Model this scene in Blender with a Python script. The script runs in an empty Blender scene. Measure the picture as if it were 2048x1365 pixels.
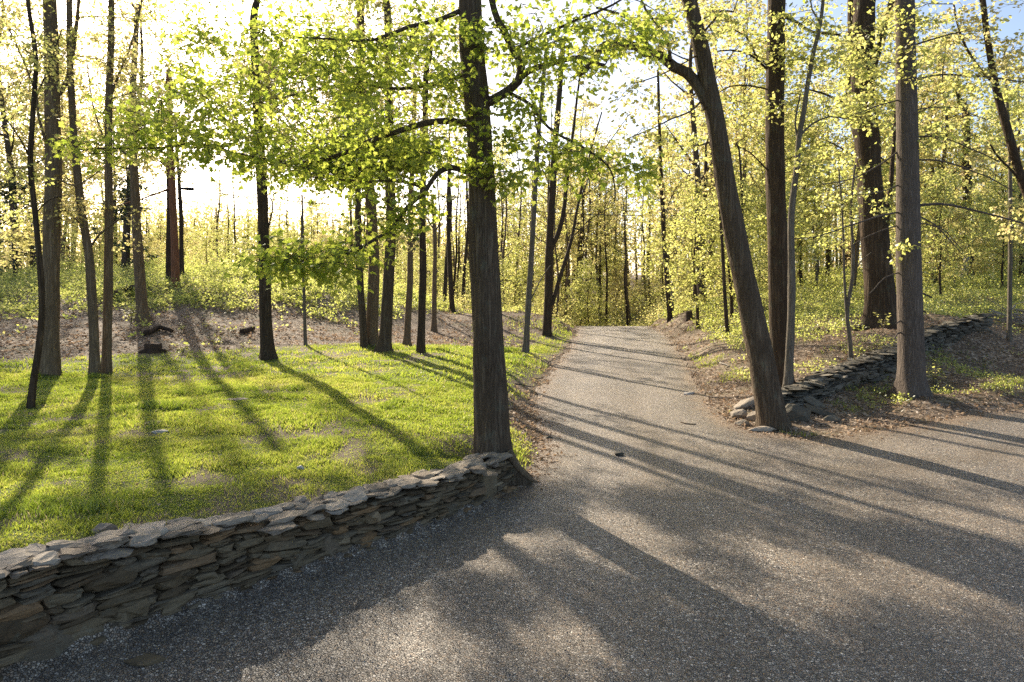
import bpy, math
import numpy as np
from mathutils import Vector

rng = np.random.default_rng(11)
R = math.radians
scene = bpy.context.scene
COL = scene.collection
PI = math.pi

# ------------------------------------------------------------------ camera frame helpers (used to measure the photograph)
F, CX, HZ, CAMH = 1365.0, 1024.0, 560.0, 3.0
AZ, EL = R(-30.0), R(26.0)
SUN = np.array([math.sin(AZ) * math.cos(EL), math.cos(AZ) * math.cos(EL), math.sin(EL)])

def P(px, py, Y):
    return np.array([(px - CX) / F * Y, Y, CAMH + (HZ - py) / F * Y])

# ------------------------------------------------------------------ noise
def _hash(ix, iy, s):
    h = (ix * 374761393 + iy * 668265263 + s * 144269504) & 0x7FFFFFFF
    h = ((h ^ (h >> 13)) * 1274126177) & 0x7FFFFFFF
    return ((h ^ (h >> 16)) & 0xFFFF) / 65535.0

def vnoise(x, y, s=0):
    x = np.asarray(x, float); y = np.asarray(y, float)
    ix = np.floor(x).astype(np.int64); iy = np.floor(y).astype(np.int64)
    fx = x - ix; fy = y - iy
    fx = fx * fx * (3 - 2 * fx); fy = fy * fy * (3 - 2 * fy)
    a = _hash(ix, iy, s); b = _hash(ix + 1, iy, s); c = _hash(ix, iy + 1, s); d = _hash(ix + 1, iy + 1, s)
    return a + (b - a) * fx + (c - a) * fy + (a - b - c + d) * fx * fy

def fbm(x, y, s=0, o=3):
    t = 0; amp = .5; tot = 0
    for k in range(o):
        t = t + amp * vnoise(x * 2 ** k + 17.3 * k, y * 2 ** k - 9.1 * k, s + k); tot += amp; amp *= .5
    return t / tot

def sstep(a, b, x):
    t = np.clip((x - a) / (b - a), 0, 1)
    return t * t * (3 - 2 * t)

# ------------------------------------------------------------------ terrain
WALL = np.array([(-6.2, 1.6), (-5.0, 3.2), (-4.15, 4.55), (-3.47, 5.55), (-2.94, 6.2), (-2.33, 6.84), (-1.87, 7.34), (-1.40, 7.81), (-1.0, 8.29), (-.45, 8.98), (-.03, 9.72)])
WTOP = np.array([.90, .88, .85, .80, .70, .62, .59, .56, .54, .52, .49])
DRV_L = [(.12, 10.3), (.45, 11.1), (.62, 12.4), (.50, 15.2), (.72, 17.8), (1.40, 22.75), (2.35, 28.2), (3.3, 35), (4.25, 43.1), (5.4, 56)]
DRV_R = [(9.9, 56), (8.6, 43.1), (8.1, 37), (7.55, 32.0), (6.4, 25.6), (5.35, 19.5), (4.75, 16.4), (4.55, 14.6), (4.75, 13.4), (5.6, 12.75), (7.4, 13.6), (9.5, 14.7), (11.8, 15.6), (18, 17.5), (40, 22)]
ROAD = np.array([tuple(p) for p in WALL] + DRV_L + DRV_R + [(40, -12), (-6.2, -12)])

def poly_sd(poly, x, y):
    """signed distance, negative inside"""
    x = np.asarray(x, float); y = np.asarray(y, float)
    d = np.full(x.shape, 1e18); ins = np.zeros(x.shape, bool)
    n = len(poly)
    for i in range(n):
        ax, ay = poly[i]; bx, by = poly[(i + 1) % n]
        ex, ey = bx - ax, by - ay
        t = np.clip(((x - ax) * ex + (y - ay) * ey) / (ex * ex + ey * ey + 1e-12), 0, 1)
        d = np.minimum(d, (x - ax - t * ex) ** 2 + (y - ay - t * ey) ** 2)
        c = (ay > y) != (by > y)
        ins ^= c & (x < (bx - ax) * (y - ay) / (by - ay + 1e-12) + ax)
    d = np.sqrt(d)
    return np.where(ins, -d, d)

CTRL = []
def cp(px, py, Y): CTRL.append(P(px, py, Y))
def cw(x, y, z): CTRL.append(np.array([x, y, z]))
# lawn behind the left wall
for (x, y), z in zip(WALL, WTOP):
    cw(x - .45, y + .35, z - .04)
cw(-7, 5, .82); cw(-10, 3, .9); cw(-16, 6, .9); cw(-6, 9, .72); cw(-10, 11, .75); cw(-3, 11, .62); cw(-16, 14, .85); cw(0, 13, .32); cw(-.4, 10.3, .46)
cp(62, 815, 12.6); cp(100, 752, 16.3); cp(200, 747, 16.8); cp(535, 718, 20.7); cp(770, 705, 22.5); cp(840, 707, 22.2); cw(-.5, 16, .42); cw(-4, 15, .64); cw(-20, 17, 1.1)
cp(1052, 706, 25); cp(1095, 672, 33.5); cp(868, 662, 33); cp(905, 625, 40)
cp(285, 640, 24); cp(350, 575, 30); cp(100, 640, 24); cp(0, 600, 29); cp(600, 640, 29); cp(600, 575, 34); cp(450, 575, 32); cp(800, 600, 40); cp(750, 648, 31); cp(-150, 570, 34); cp(700, 572, 42)
cp(1040, 622, 40); cp(1130, 650, 42)
for x in (-60, -40, -25): cw(x, 60, 2.9); cw(x, 100, 3.4)
cw(-12, 62, 2.3); cw(-14, 100, 2.5); cw(-35, 30, 2.6)
# beyond the crest of the drive
cw(4, 52, -1.6); cw(7, 52, -1.6); cw(5, 62, -2.8); cw(5, 95, -2.2); cw(-4, 62, -.6); cw(14, 62, -.4); cw(0, 50, -.2); cw(12, 50, .6)
# right side
cp(1300, 655, 42); cp(1337, 637, 40); cp(1395, 612, 40); cp(1455, 675, 27); cp(1487, 642, 33); cp(1380, 700, 28)
cp(1700, 735, 19); cp(1765, 655, 23); cp(1560, 778, 17.3); cp(1640, 668, 24); cp(1822, 788, 16.5); cp(1500, 740, 20)
cp(2000, 695, 21.5); cp(1900, 750, 18.5); cp(2048, 765, 17); cp(2018, 676, 22); cp(1935, 569, 45); cp(1850, 600, 35); cp(1600, 620, 35); cp(1750, 590, 45); cp(1500, 600, 50)
cw(6.0, 15.9, .22); cw(7.1, 16.7, .42); cw(8.6, 18.2, .68); cw(10.2, 19.3, .92); cw(12.6, 21.5, 1.3); cw(15.6, 23.7, 1.62)
cw(6.3, 14.8, .06); cw(7.7, 15.5, .03); cw(9.3, 16.95, .05); cw(10.9, 18.15, .18); cw(13.4, 20.35, .46); cw(16.6, 22.5, .72)
for x in (30, 45, 65): cw(x, 60, 3.0); cw(x, 100, 3.4)
cw(30, 28, 2.3); cw(30, 19, 1.0); cw(45, 30, 2.6); cw(20, 75, 2.4)
CTRL = np.array(CTRL)

def _tps_fit(c):
    n = len(c)
    d2 = (c[:, None, 0] - c[None, :, 0]) ** 2 + (c[:, None, 1] - c[None, :, 1]) ** 2
    K = .5 * d2 * np.log(d2 + 1e-9) + np.eye(n) * .15
    Q = np.c_[np.ones(n), c[:, :2]]
    A = np.block([[K, Q], [Q.T, np.zeros((3, 3))]])
    return np.linalg.solve(A, np.r_[c[:, 2], 0, 0, 0])
_TPS = _tps_fit(CTRL)

def tps(x, y):
    s = _TPS[-3] + _TPS[-2] * x + _TPS[-1] * y
    for (cx, cy, _), w in zip(CTRL, _TPS[:-3]):
        d2 = (x - cx) ** 2 + (y - cy) ** 2
        s = s + w * .5 * d2 * np.log(d2 + 1e-9)
    return s

def H(x, y):
    x = np.asarray(x, float); y = np.asarray(y, float)
    sd = poly_sd(ROAD, x, y)
    bw = np.where((y < 9.6) & (x < 1.0), .3, 1.3)
    w = sstep(-.02, 1.0, sd / bw)
    up = np.clip(tps(x, y), -4, 4.2) + (fbm(x * .9, y * .9, 3) - .5) * .10 * sstep(.2, 2.5, sd)
    dz = np.clip(y - 41.5, 0, 60)
    rd = .12 * sstep(20, 41, y) - np.minimum(.022 * dz * dz, .32 * dz)
    rd = rd + (fbm(x * .5, y * .5, 9) - .5) * .05
    return rd * (1 - w) + up * w

def H1(x, y): return float(H(np.array([x]), np.array([y]))[0])

def G(px, py, z0=None):
    """ground point under a pixel of the photograph"""
    lo = 3.5; hi = 90.0
    Y = np.concatenate([np.arange(4, 30, .05), np.arange(30, 90, .2)])
    X = (px - CX) / F * Y; Z = CAMH + (HZ - py) / F * Y
    below = np.nonzero(Z <= H(X, Y))[0]
    i = below[0] if len(below) else -1
    return np.array([X[i], Y[i], H1(X[i], Y[i])])

# ------------------------------------------------------------------ mesh builder
class MB:
    def __init__(s): s.v = []; s.n = 0; s.f = []; s.a = []
    def add(s, v, f, mat=0, rnd=0.0):
        v = np.asarray(v, float).reshape(-1, 3)
        s.v.append(v); s.a.append(np.broadcast_to(np.asarray(rnd, float), (len(v),)).copy())
        f = np.asarray(f, np.int64)
        s.f.append((f + s.n, mat)); s.n += len(v)
    def build(s, name, mats, parent=None, smooth=True, origin=(0, 0, 0)):
        me = bpy.data.meshes.new(name)
        v = np.concatenate(s.v) - np.asarray(origin)
        me.vertices.add(len(v)); me.vertices.foreach_set('co', v.astype(np.float32).ravel())
        li = np.concatenate([f.ravel() for f, _ in s.f]); tot = np.concatenate([np.full(len(f), f.shape[1]) for f, _ in s.f])
        mi = np.concatenate([np.full(len(f), m) for f, m in s.f])
        st = np.concatenate([[0], np.cumsum(tot)[:-1]])
        me.loops.add(len(li)); me.loops.foreach_set('vertex_index', li.astype(np.int32))
        me.polygons.add(len(tot)); me.polygons.foreach_set('loop_start', st.astype(np.int32))
        me.polygons.foreach_set('material_index', mi.astype(np.int32))
        me.polygons.foreach_set('use_smooth', np.full(len(tot), bool(smooth)))
        for m in mats: me.materials.append(m)
        at = me.attributes.new('rnd', 'FLOAT', 'POINT'); at.data.foreach_set('value', np.concatenate(s.a).astype(np.float32))
        me.update(calc_edges=True); me.validate()
        o = bpy.data.objects.new(name, me); COL.objects.link(o)
        if parent is not None: o.parent = parent
        else: o.location = origin
        return o

def thing(name, label, cat, loc=(0, 0, 0), group=None):
    o = bpy.data.objects.new(name, None); COL.objects.link(o)
    o.empty_display_size = .3; o.location = loc
    return tag(o, label, cat, group)

def tag(o, label, cat, group=None):
    o['label'] = label; o['category'] = cat
    if group: o['group'] = group
    return o

def kind(o, k, label=None):
    o['kind'] = k
    if label: o['label'] = label
    return o

# ------------------------------------------------------------------ materials
def mat(name):
    m = bpy.data.materials.new(name); m.use_nodes = True
    nt = m.node_tree; nt.nodes.clear()
    out = nt.nodes.new('ShaderNodeOutputMaterial')
    return m, nt, out
def N(nt, t, **kw):
    n = nt.nodes.new(t)
    for k, v in kw.items():
        if k in n.inputs: n.inputs[k].default_value = v
        else: setattr(n, k, v)
    return n
def L(nt, a, b): nt.links.new(a, b)
def ramp(nt, fac, stops):
    r = nt.nodes.new('ShaderNodeValToRGB'); cr = r.color_ramp
    while len(cr.elements) < len(stops): cr.elements.new(.5)
    for e, (p, c) in zip(cr.elements, stops): e.position = p; e.color = (*c, 1)
    L(nt, fac, r.inputs[0]); return r.outputs[0]
def mixc(nt, fac, a, b, mode='MIX'):
    n = nt.nodes.new('ShaderNodeMix'); n.data_type = 'RGBA'; n.blend_type = mode
    if isinstance(fac, (int, float)): n.inputs[0].default_value = fac
    else: L(nt, fac, n.inputs[0])
    for i, v in ((6, a), (7, b)):
        if isinstance(v, tuple): n.inputs[i].default_value = (*v, 1)
        else: L(nt, v, n.inputs[i])
    return n.outputs[2]
def coords(nt, scale=(1, 1, 1), use='Object'):
    tc = nt.nodes.new('ShaderNodeTexCoord'); mp = nt.nodes.new('ShaderNodeMapping'); mp.inputs['Scale'].default_value = scale
    L(nt, tc.outputs[use], mp.inputs['Vector']); return mp.outputs[0]
def pos(nt, scale=(1, 1, 1)):
    g = nt.nodes.new('ShaderNodeNewGeometry'); mp = nt.nodes.new('ShaderNodeMapping'); mp.inputs['Scale'].default_value = scale
    L(nt, g.outputs['Position'], mp.inputs['Vector']); return mp.outputs[0]
def noise(nt, vec, scale, detail=4, rough=.6):
    n = N(nt, 'ShaderNodeTexNoise'); n.inputs['Scale'].default_value = scale; n.inputs['Detail'].default_value = detail; n.inputs['Roughness'].default_value = rough
    L(nt, vec, n.inputs['Vector']); return n.outputs[0]
def attr(nt, name='rnd'):
    a = nt.nodes.new('ShaderNodeAttribute'); a.attribute_name = name; return a.outputs['Fac']
def math_(nt, op, a, b=None):
    n = nt.nodes.new('ShaderNodeMath'); n.operation = op
    for i, v in enumerate((a, b)):
        if v is None: continue
        if isinstance(v, (int, float)): n.inputs[i].default_value = v
        else: L(nt, v, n.inputs[i])
    return n.outputs[0]
def bump(nt, h, strength, dist):
    b = nt.nodes.new('ShaderNodeBump'); b.inputs['Strength'].default_value = strength; b.inputs['Distance'].default_value = dist
    L(nt, h, b.inputs['Height']); return b.outputs[0]
def princ(nt, out, col, rough=.85, nrm=None, spec=.3):
    p = nt.nodes.new('ShaderNodeBsdfPrincipled')
    if isinstance(col, tuple): p.inputs['Base Color'].default_value = (*col, 1)
    else: L(nt, col, p.inputs['Base Color'])
    if isinstance(rough, float): p.inputs['Roughness'].default_value = rough
    else: L(nt, rough, p.inputs['Roughness'])
    p.inputs['Specular IOR Level'].default_value = spec
    if nrm is not None: L(nt, nrm, p.inputs['Normal'])
    L(nt, p.outputs[0], out.inputs['Surface']); return p

def leaf_mat(name, stops, tstops, t=.5, gloss=.06):
    m, nt, out = mat(name)
    a = attr(nt)
    d = nt.nodes.new('ShaderNodeBsdfDiffuse'); tr = nt.nodes.new('ShaderNodeBsdfTranslucent')
    L(nt, ramp(nt, a, stops), d.inputs[0]); L(nt, ramp(nt, a, tstops), tr.inputs[0])
    mx = nt.nodes.new('ShaderNodeMixShader'); mx.inputs[0].default_value = t
    L(nt, d.outputs[0], mx.inputs[1]); L(nt, tr.outputs[0], mx.inputs[2])
    gl = nt.nodes.new('ShaderNodeBsdfGlossy'); gl.inputs['Roughness'].default_value = .45; gl.inputs[0].default_value = (.8, .8, .8, 1)
    mg = nt.nodes.new('ShaderNodeMixShader'); mg.inputs[0].default_value = gloss
    L(nt, mx.outputs[0], mg.inputs[1]); L(nt, gl.outputs[0], mg.inputs[2])
    L(nt, mg.outputs[0], out.inputs['Surface']); return m

M_MAPLE = leaf_mat('maple_leaf', [(0, (.085, .13, .025)), (.5, (.115, .165, .032)), (1, (.16, .195, .045))], [(0, (.42, .54, .06)), (.5, (.58, .66, .09)), (1, (.78, .78, .15))], .63, .035)
M_YOUNG = leaf_mat('young_leaf', [(0, (.12, .17, .03)), (.5, (.16, .20, .04)), (1, (.20, .21, .05))], [(0, (.56, .61, .14)), (.5, (.72, .71, .21)), (1, (.84, .75, .29))], .66)
M_GOLD = leaf_mat('golden_leaf', [(0, (.17, .17, .05)), (.5, (.22, .20, .07)), (1, (.27, .21, .095))], [(0, (.70, .68, .20)), (.5, (.80, .72, .27)), (1, (.86, .66, .34))], .64)
M_HERB = leaf_mat('herb_leaf', [(0, (.09, .13, .025)), (.5, (.14, .18, .04)), (1, (.20, .21, .07))], [(0, (.46, .54, .10)), (.5, (.66, .68, .17)), (1, (.80, .74, .28))], .64)
M_NEEDLE = leaf_mat('needle_leaf', [(0, (.03, .05, .02)), (1, (.07, .08, .03))], [(0, (.06, .09, .03)), (1, (.14, .14, .05))], .3)
M_GRASS = leaf_mat('grass_blade', [(0, (.08, .12, .02)), (.5, (.14, .18, .03)), (.85, (.20, .21, .05)), (1, (.33, .28, .14))], [(0, (.30, .40, .04)), (.5, (.50, .58, .07)), (.85, (.64, .62, .12)), (1, (.62, .52, .26))], .55)

def bark(name, dark, light, zs=1.6, sc=9, strength=.9, lichen=None):
    m, nt, out = mat(name)
    v = coords(nt, (1, 1, .09))
    n0 = noise(nt, v, sc * 1.5, 3, .55)
    ridge = math_(nt, 'MULTIPLY', math_(nt, 'ABSOLUTE', math_(nt, 'SUBTRACT', n0, .5)), 5.0)     # furrows between plates
    ridge = math_(nt, 'MINIMUM', ridge, 1.0)
    n1 = noise(nt, coords(nt, (1, 1, .35)), sc * 3.2, 5, .65)
    h = math_(nt, 'ADD', math_(nt, 'MULTIPLY', ridge, .6), math_(nt, 'MULTIPLY', n1, .55))
    c = ramp(nt, h, [(.12, tuple(x * .35 for x in dark)), (.5, dark), (.95, light)])
    big = noise(nt, coords(nt, (1, 1, .5)), 1.6, 3)
    c = mixc(nt, math_(nt, 'MULTIPLY', big, .4), c, tuple(x * 1.2 for x in light))
    if lichen:
        li = ramp(nt, noise(nt, coords(nt, (1, 1, .6)), 5, 5, .7), [(.56, (0, 0, 0)), (.66, (1, 1, 1))])
        c = mixc(nt, math_(nt, 'MULTIPLY', li, .45), c, lichen)
    princ(nt, out, c, .92, bump(nt, h, strength, .05), .12)
    return m
B_MAPLE = bark('bark_furrowed_brown', (.085, .060, .040), (.165, .125, .085), sc=9, strength=1.0, lichen=(.15, .15, .105))
B_OAK = bark('bark_ridged_dark', (.055, .038, .026), (.125, .088, .056), sc=8, strength=1.0, lichen=(.10, .10, .065))
B_GREY = bark('bark_smooth_grey', (.13, .11, .085), (.22, .19, .15), sc=14, strength=.5, lichen=(.2, .21, .15))
B_TAN = bark('bark_tan', (.15, .105, .065), (.27, .20, .13), sc=11, strength=.8)
B_PINE = bark('bark_flaky_grey', (.105, .083, .066), (.19, .155, .128), sc=16, strength=.6)
B_RED = bark('bark_reddish', (.20, .085, .045), (.34, .17, .10), sc=11, strength=.7)
B_DEAD = bark('dead_wood', (.23, .20, .165), (.42, .38, .33), sc=13, strength=.6)
B_ROT = bark('rotten_wood', (.055, .038, .028), (.13, .09, .065), sc=10, strength=1.0)

def stone_mat(name, stops, lich=.35):
    m, nt, out = mat(name)
    a = attr(nt)
    base = ramp(nt, a, stops)
    v = coords(nt, (1, 1, 6.0))
    n1 = noise(nt, v, 9, 6, .68); n2 = noise(nt, coords(nt), 26, 5, .7)
    h = math_(nt, 'ADD', math_(nt, 'MULTIPLY', n1, .7), math_(nt, 'MULTIPLY', n2, .4))
    c = mixc(nt, .75, base, ramp(nt, h, [(.3, (.30, .28, .26)), (.55, (1, 1, 1)), (.8, (1.5, 1.45, 1.36))]), 'MULTIPLY')
    rust = ramp(nt, noise(nt, coords(nt), 3.5, 4, .7), [(.55, (0, 0, 0)), (.7, (1, 1, 1))])
    c = mixc(nt, math_(nt, 'MULTIPLY', rust, .35), c, (.21, .13, .07))
    li = ramp(nt, noise(nt, coords(nt), 7.5, 5, .75), [(.58, (0, 0, 0)), (.66, (1, 1, 1))])
    c = mixc(nt, math_(nt, 'MULTIPLY', li, lich), c, (.26, .27, .21))
    princ(nt, out, c, .82, bump(nt, h, .8, .02), .25)
    return m
S_FACE = stone_mat('fieldstone', [(0, (.085, .060, .034)), (.3, (.15, .112, .066)), (.55, (.185, .143, .088)), (.75, (.135, .112, .08)), (.9, (.24, .145, .07)), (1, (.28, .22, .14))], .22)
S_CAP = stone_mat('slate_capstone', [(0, (.18, .14, .10)), (.4, (.32, .26, .195)), (.7, (.25, .21, .165)), (1, (.44, .37, .29))], .15)
S_OLD = stone_mat('mossy_stone', [(0, (.06, .053, .04)), (.5, (.11, .098, .074)), (1, (.19, .17, .135))], .3)
S_PALE = stone_mat('pale_stone', [(0, (.30, .27, .24)), (.5, (.38, .35, .31)), (1, (.5, .47, .43))], .2)

def gravel_mat():
    m, nt, out = mat('crushed_gravel')
    v = pos(nt)
    vo = N(nt, 'ShaderNodeTexVoronoi'); vo.inputs['Scale'].default_value = 45; L(nt, v, vo.inputs['Vector'])
    vd = N(nt, 'ShaderNodeTexVoronoi', feature='DISTANCE_TO_EDGE'); vd.inputs['Scale'].default_value = 45; L(nt, v, vd.inputs['Vector'])
    sp = nt.nodes.new('ShaderNodeSeparateColor'); L(nt, vo.outputs['Color'], sp.inputs[0])
    c = ramp(nt, sp.outputs[0], [(0, (.055, .052, .05)), (.25, (.13, .122, .115)), (.55, (.19, .177, .16)), (.82, (.26, .24, .215)), (.95, (.36, .34, .31)), (1, (.50, .48, .45))])
    brown = ramp(nt, sp.outputs[1], [(.72, (0, 0, 0)), (.8, (1, 1, 1))])
    c = mixc(nt, math_(nt, 'MULTIPLY', brown, .55), c, (.20, .135, .085))
    edge = math_(nt, 'MINIMUM', math_(nt, 'MULTIPLY', vd.outputs['Distance'], 7), 1.0)
    c = mixc(nt, edge, (.035, .032, .03), c)
    fine = noise(nt, v, 95, 4, .7)
    c = mixc(nt, .6, c, ramp(nt, fine, [(.3, (.4, .4, .4)), (.7, (1.5, 1.5, 1.5))]), 'MULTIPLY')
    # worn wheel tracks and earthy drifts
    big = noise(nt, pos(nt, (1, .45, 1)), .55, 5, .6)
    c = mixc(nt, math_(nt, 'MULTIPLY', ramp(nt, big, [(.42, (0, 0, 0)), (.62, (1, 1, 1))]), .5), c, mixc(nt, .5, c, (.24, .20, .155)))
    a = attr(nt)      # metres in from the edge of the gravel
    wn = math_(nt, 'ADD', a, math_(nt, 'MULTIPLY', math_(nt, 'SUBTRACT', noise(nt, v, .9, 3), .5), .5))
    c = mixc(nt, 1.0, c, ramp(nt, math_(nt, 'MULTIPLY', wn, .3), [(.12, (.82, .78, .72)), (.30, (1.1, 1.1, 1.1)), (.46, (1.06, 1.06, 1.06)), (.60, (.84, .81, .76)), (.75, (1, 1, 1))]), 'MULTIPLY')
    en = math_(nt, 'ADD', a, math_(nt, 'MULTIPLY', math_(nt, 'SUBTRACT', noise(nt, v, 2.2, 5, .65), .5), 1.1))
    es = math_(nt, 'ADD', math_(nt, 'MULTIPLY', math_(nt, 'SUBTRACT', noise(nt, v, 30, 3, .6), .5), .7), en)
    soil = mixc(nt, noise(nt, v, 18, 5, .7), (.085, .062, .043), (.23, .175, .125))
    c = mixc(nt, ramp(nt, es, [(.12, (1, 1, 1)), (.5, (0, 0, 0))]), c, soil)
    h = math_(nt, 'ADD', math_(nt, 'MULTIPLY', edge, .6), math_(nt, 'ADD', math_(nt, 'MULTIPLY', sp.outputs[2], .8), math_(nt, 'MULTIPLY', fine, .3)))
    mac = noise(nt, pos(nt, (1, .35, 1)), 1.3, 6, .68)
    c = mixc(nt, 1.0, c, ramp(nt, mac, [(.3, (1.12, 1.03, .92)), (.5, (1.50, 1.37, 1.21)), (.7, (1.85, 1.70, 1.50))]), 'MULTIPLY')
    deb = ramp(nt, noise(nt, v, 6, 6, .75), [(.60, (0, 0, 0)), (.70, (1, 1, 1))])
    c = mixc(nt, math_(nt, 'MULTIPLY', deb, .45), c, (.13, .095, .065))
    princ(nt, out, c, .52, bump(nt, h, 1.0, .016), .45)
    return m
def soil_mat():
    m, nt, out = mat('leafy_soil')
    v = pos(nt)
    vo = N(nt, 'ShaderNodeTexVoronoi'); vo.inputs['Scale'].default_value = 16; L(nt, mixv(nt, v), vo.inputs['Vector'])
    sp = nt.nodes.new('ShaderNodeSeparateColor'); L(nt, vo.outputs['Color'], sp.inputs[0])
    c = ramp(nt, sp.outputs[0], [(0, (.06, .042, .028)), (.3, (.14, .10, .064)), (.6, (.23, .168, .112)), (.85, (.34, .26, .185)), (1, (.46, .38, .30))])
    c = mixc(nt, math_(nt, 'MULTIPLY', ramp(nt, noise(nt, v, 1.1, 5, .65), [(.4, (0, 0, 0)), (.65, (1, 1, 1))]), .55), c, (.085, .062, .045))
    gr = ramp(nt, noise(nt, v, .7, 5, .7), [(.52, (0, 0, 0)), (.68, (1, 1, 1))])
    c = mixc(nt, math_(nt, 'MULTIPLY', gr, .4), c, (.09, .11, .03))
    h = math_(nt, 'ADD', sp.outputs[1], noise(nt, v, 30, 4, .7))
    princ(nt, out, c, .9, bump(nt, h, .8, .03), .2)
    return m
def mixv(nt, v):
    n = nt.nodes.new('ShaderNodeTexNoise'); n.inputs['Scale'].default_value = 9; n.inputs['Detail'].default_value = 2; L(nt, v, n.inputs['Vector'])
    a = nt.nodes.new('ShaderNodeVectorMath'); a.operation = 'MULTIPLY_ADD'; a.inputs[1].default_value = (.09, .09, .09)
    L(nt, n.outputs['Color'], a.inputs[0]); L(nt, v, a.inputs[2]); return a.outputs[0]
def turf_mat():
    m, nt, out = mat('thin_turf')
    v = pos(nt)
    n1 = noise(nt, v, 60, 4, .7); n2 = noise(nt, v, 2.4, 5, .65)
    g = mixc(nt, n1, (.055, .085, .015), (.13, .16, .03))
    s = mixc(nt, noise(nt, v, 35, 5, .7), (.10, .075, .05), (.28, .22, .165))
    c = mixc(nt, ramp(nt, attr(nt), [(.38, (0, 0, 0)), (.62, (1, 1, 1))]), s, g)
    c = mixc(nt, math_(nt, 'MULTIPLY', n2, .3), c, (.2, .17, .08))
    princ(nt, out, c, .9, bump(nt, n1, .8, .03), .15)
    return m
def litter_mat():
    m, nt, out = mat('dry_leaf')
    a = attr(nt)
    c = ramp(nt, a, [(0, (.11, .07, .04)), (.3, (.23, .15, .09)), (.6, (.34, .235, .15)), (.85, (.46, .35, .25)), (1, (.60, .50, .40))])
    d = nt.nodes.new('ShaderNodeBsdfDiffuse'); tr = nt.nodes.new('ShaderNodeBsdfTranslucent'); mx = nt.nodes.new('ShaderNodeMixShader'); mx.inputs[0].default_value = .45
    gl = nt.nodes.new('ShaderNodeBsdfGlossy'); gl.inputs['Roughness'].default_value = .5; mg = nt.nodes.new('ShaderNodeMixShader'); mg.inputs[0].default_value = .05
    L(nt, c, d.inputs[0]); L(nt, c, tr.inputs[0]); L(nt, d.outputs[0], mx.inputs[1]); L(nt, tr.outputs[0], mx.inputs[2])
    L(nt, mx.outputs[0], mg.inputs[1]); L(nt, gl.outputs[0], mg.inputs[2]); L(nt, mg.outputs[0], out.inputs['Surface'])
    return m
def plain(name, col, rough):
    m, nt, out = mat(name)
    c = mixc(nt, noise(nt, coords(nt), 20, 3), tuple(x * .8 for x in col), tuple(x * 1.2 for x in col))
    princ(nt, out, c, rough); return m
M_GRAVEL = gravel_mat(); M_SOIL = soil_mat(); M_TURF = turf_mat(); M_LITTER = litter_mat()
M_CABLE = plain('black_rubber', (.02, .02, .02), .6)
M_PEBBLE = stone_mat('pebbles', [(0, (.07, .065, .06)), (.4, (.16, .15, .135)), (.8, (.27, .25, .225)), (1, (.44, .42, .39))], .1)

# ------------------------------------------------------------------ ground sheets
def axis(segs):
    out = []
    for a, b, st in segs: out.append(np.arange(a, b, st))
    return np.unique(np.round(np.concatenate(out), 4))
gx = axis([(-150, -60, 8), (-60, -26, 1.6), (-26, -9, .4), (-9, 13, .16), (13, 28, .4), (28, 60, 1.6), (60, 151, 8)])
gy = axis([(-14, 3, .8), (3, 20, .16), (20, 34, .3), (34, 62, .7), (62, 120, 2.5), (120, 260, 12)])
def grid_mesh(name, field, material, off, attrf, xs, ys):
    X, Y = np.meshgrid(xs, ys); Z = H(X, Y) + off
    A = attrf(X, Y) if attrf else np.zeros_like(X)
    mb = MB()
    nx, ny = len(xs), len(ys)
    idx = np.arange(nx * ny).reshape(ny, nx)
    q = np.stack([idx[:-1, :-1], idx[:-1, 1:], idx[1:, 1:], idx[1:, :-1]], -1).reshape(-1, 4)
    V = np.stack([X.ravel(), Y.ravel(), Z.ravel()], -1)
    if field is None:
        mb.add(V, q, 0, A.ravel())
    else:
        Fv = field(X, Y).ravel()
        pos_ = Fv[q] > 0; full = pos_.all(1); part = pos_.any(1) & ~full
        qf = q[full]
        used, inv = np.unique(qf, return_inverse=True)
        mb.add(V[used], inv.reshape(-1, 4), 0, A.ravel()[used])
        VA = np.c_[V, A.ravel()]
        for c in q[part]:
            pts = []
            for k in range(4):
                a, b = c[k], c[(k + 1) % 4]
                if Fv[a] > 0: pts.append(VA[a])
                if (Fv[a] > 0) != (Fv[b] > 0):
                    t = Fv[a] / (Fv[a] - Fv[b]); pts.append(VA[a] + (VA[b] - VA[a]) * t)
            if len(pts) >= 3:
                pts = np.array(pts); mb.add(pts[:, :3], [list(range(len(pts)))], 0, pts[:, 3])
    return mb.build(name, [material])

kind(grid_mesh('ground', None, M_SOIL, -.012, None, gx, gy), 'structure', 'leaf strewn forest ground rising to low banks on both sides')

def drive_in(x, y):      # metres inside the gravel, ragged outside the wall
    sd = poly_sd(ROAD, x, y)
    rag = (fbm(x * 1.3, y * 1.3, 21) - .5) * .5 * sstep(9.3, 10.6, y)
    return np.minimum(-sd + .05 + rag, 58 - y)
DX = axis([(-9, 16, .2), (16, 40, 1)]); DY = axis([(-10, 3, .8), (3, 20, .2), (20, 60, .4)])
kind(grid_mesh('driveway', drive_in, M_GRAVEL, .006, lambda x, y: np.where(y < 9.4, 1.2, drive_in(x, y)), DX, DY), 'structure', 'grey crushed gravel driveway that runs up over a crest into the woods')

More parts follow.
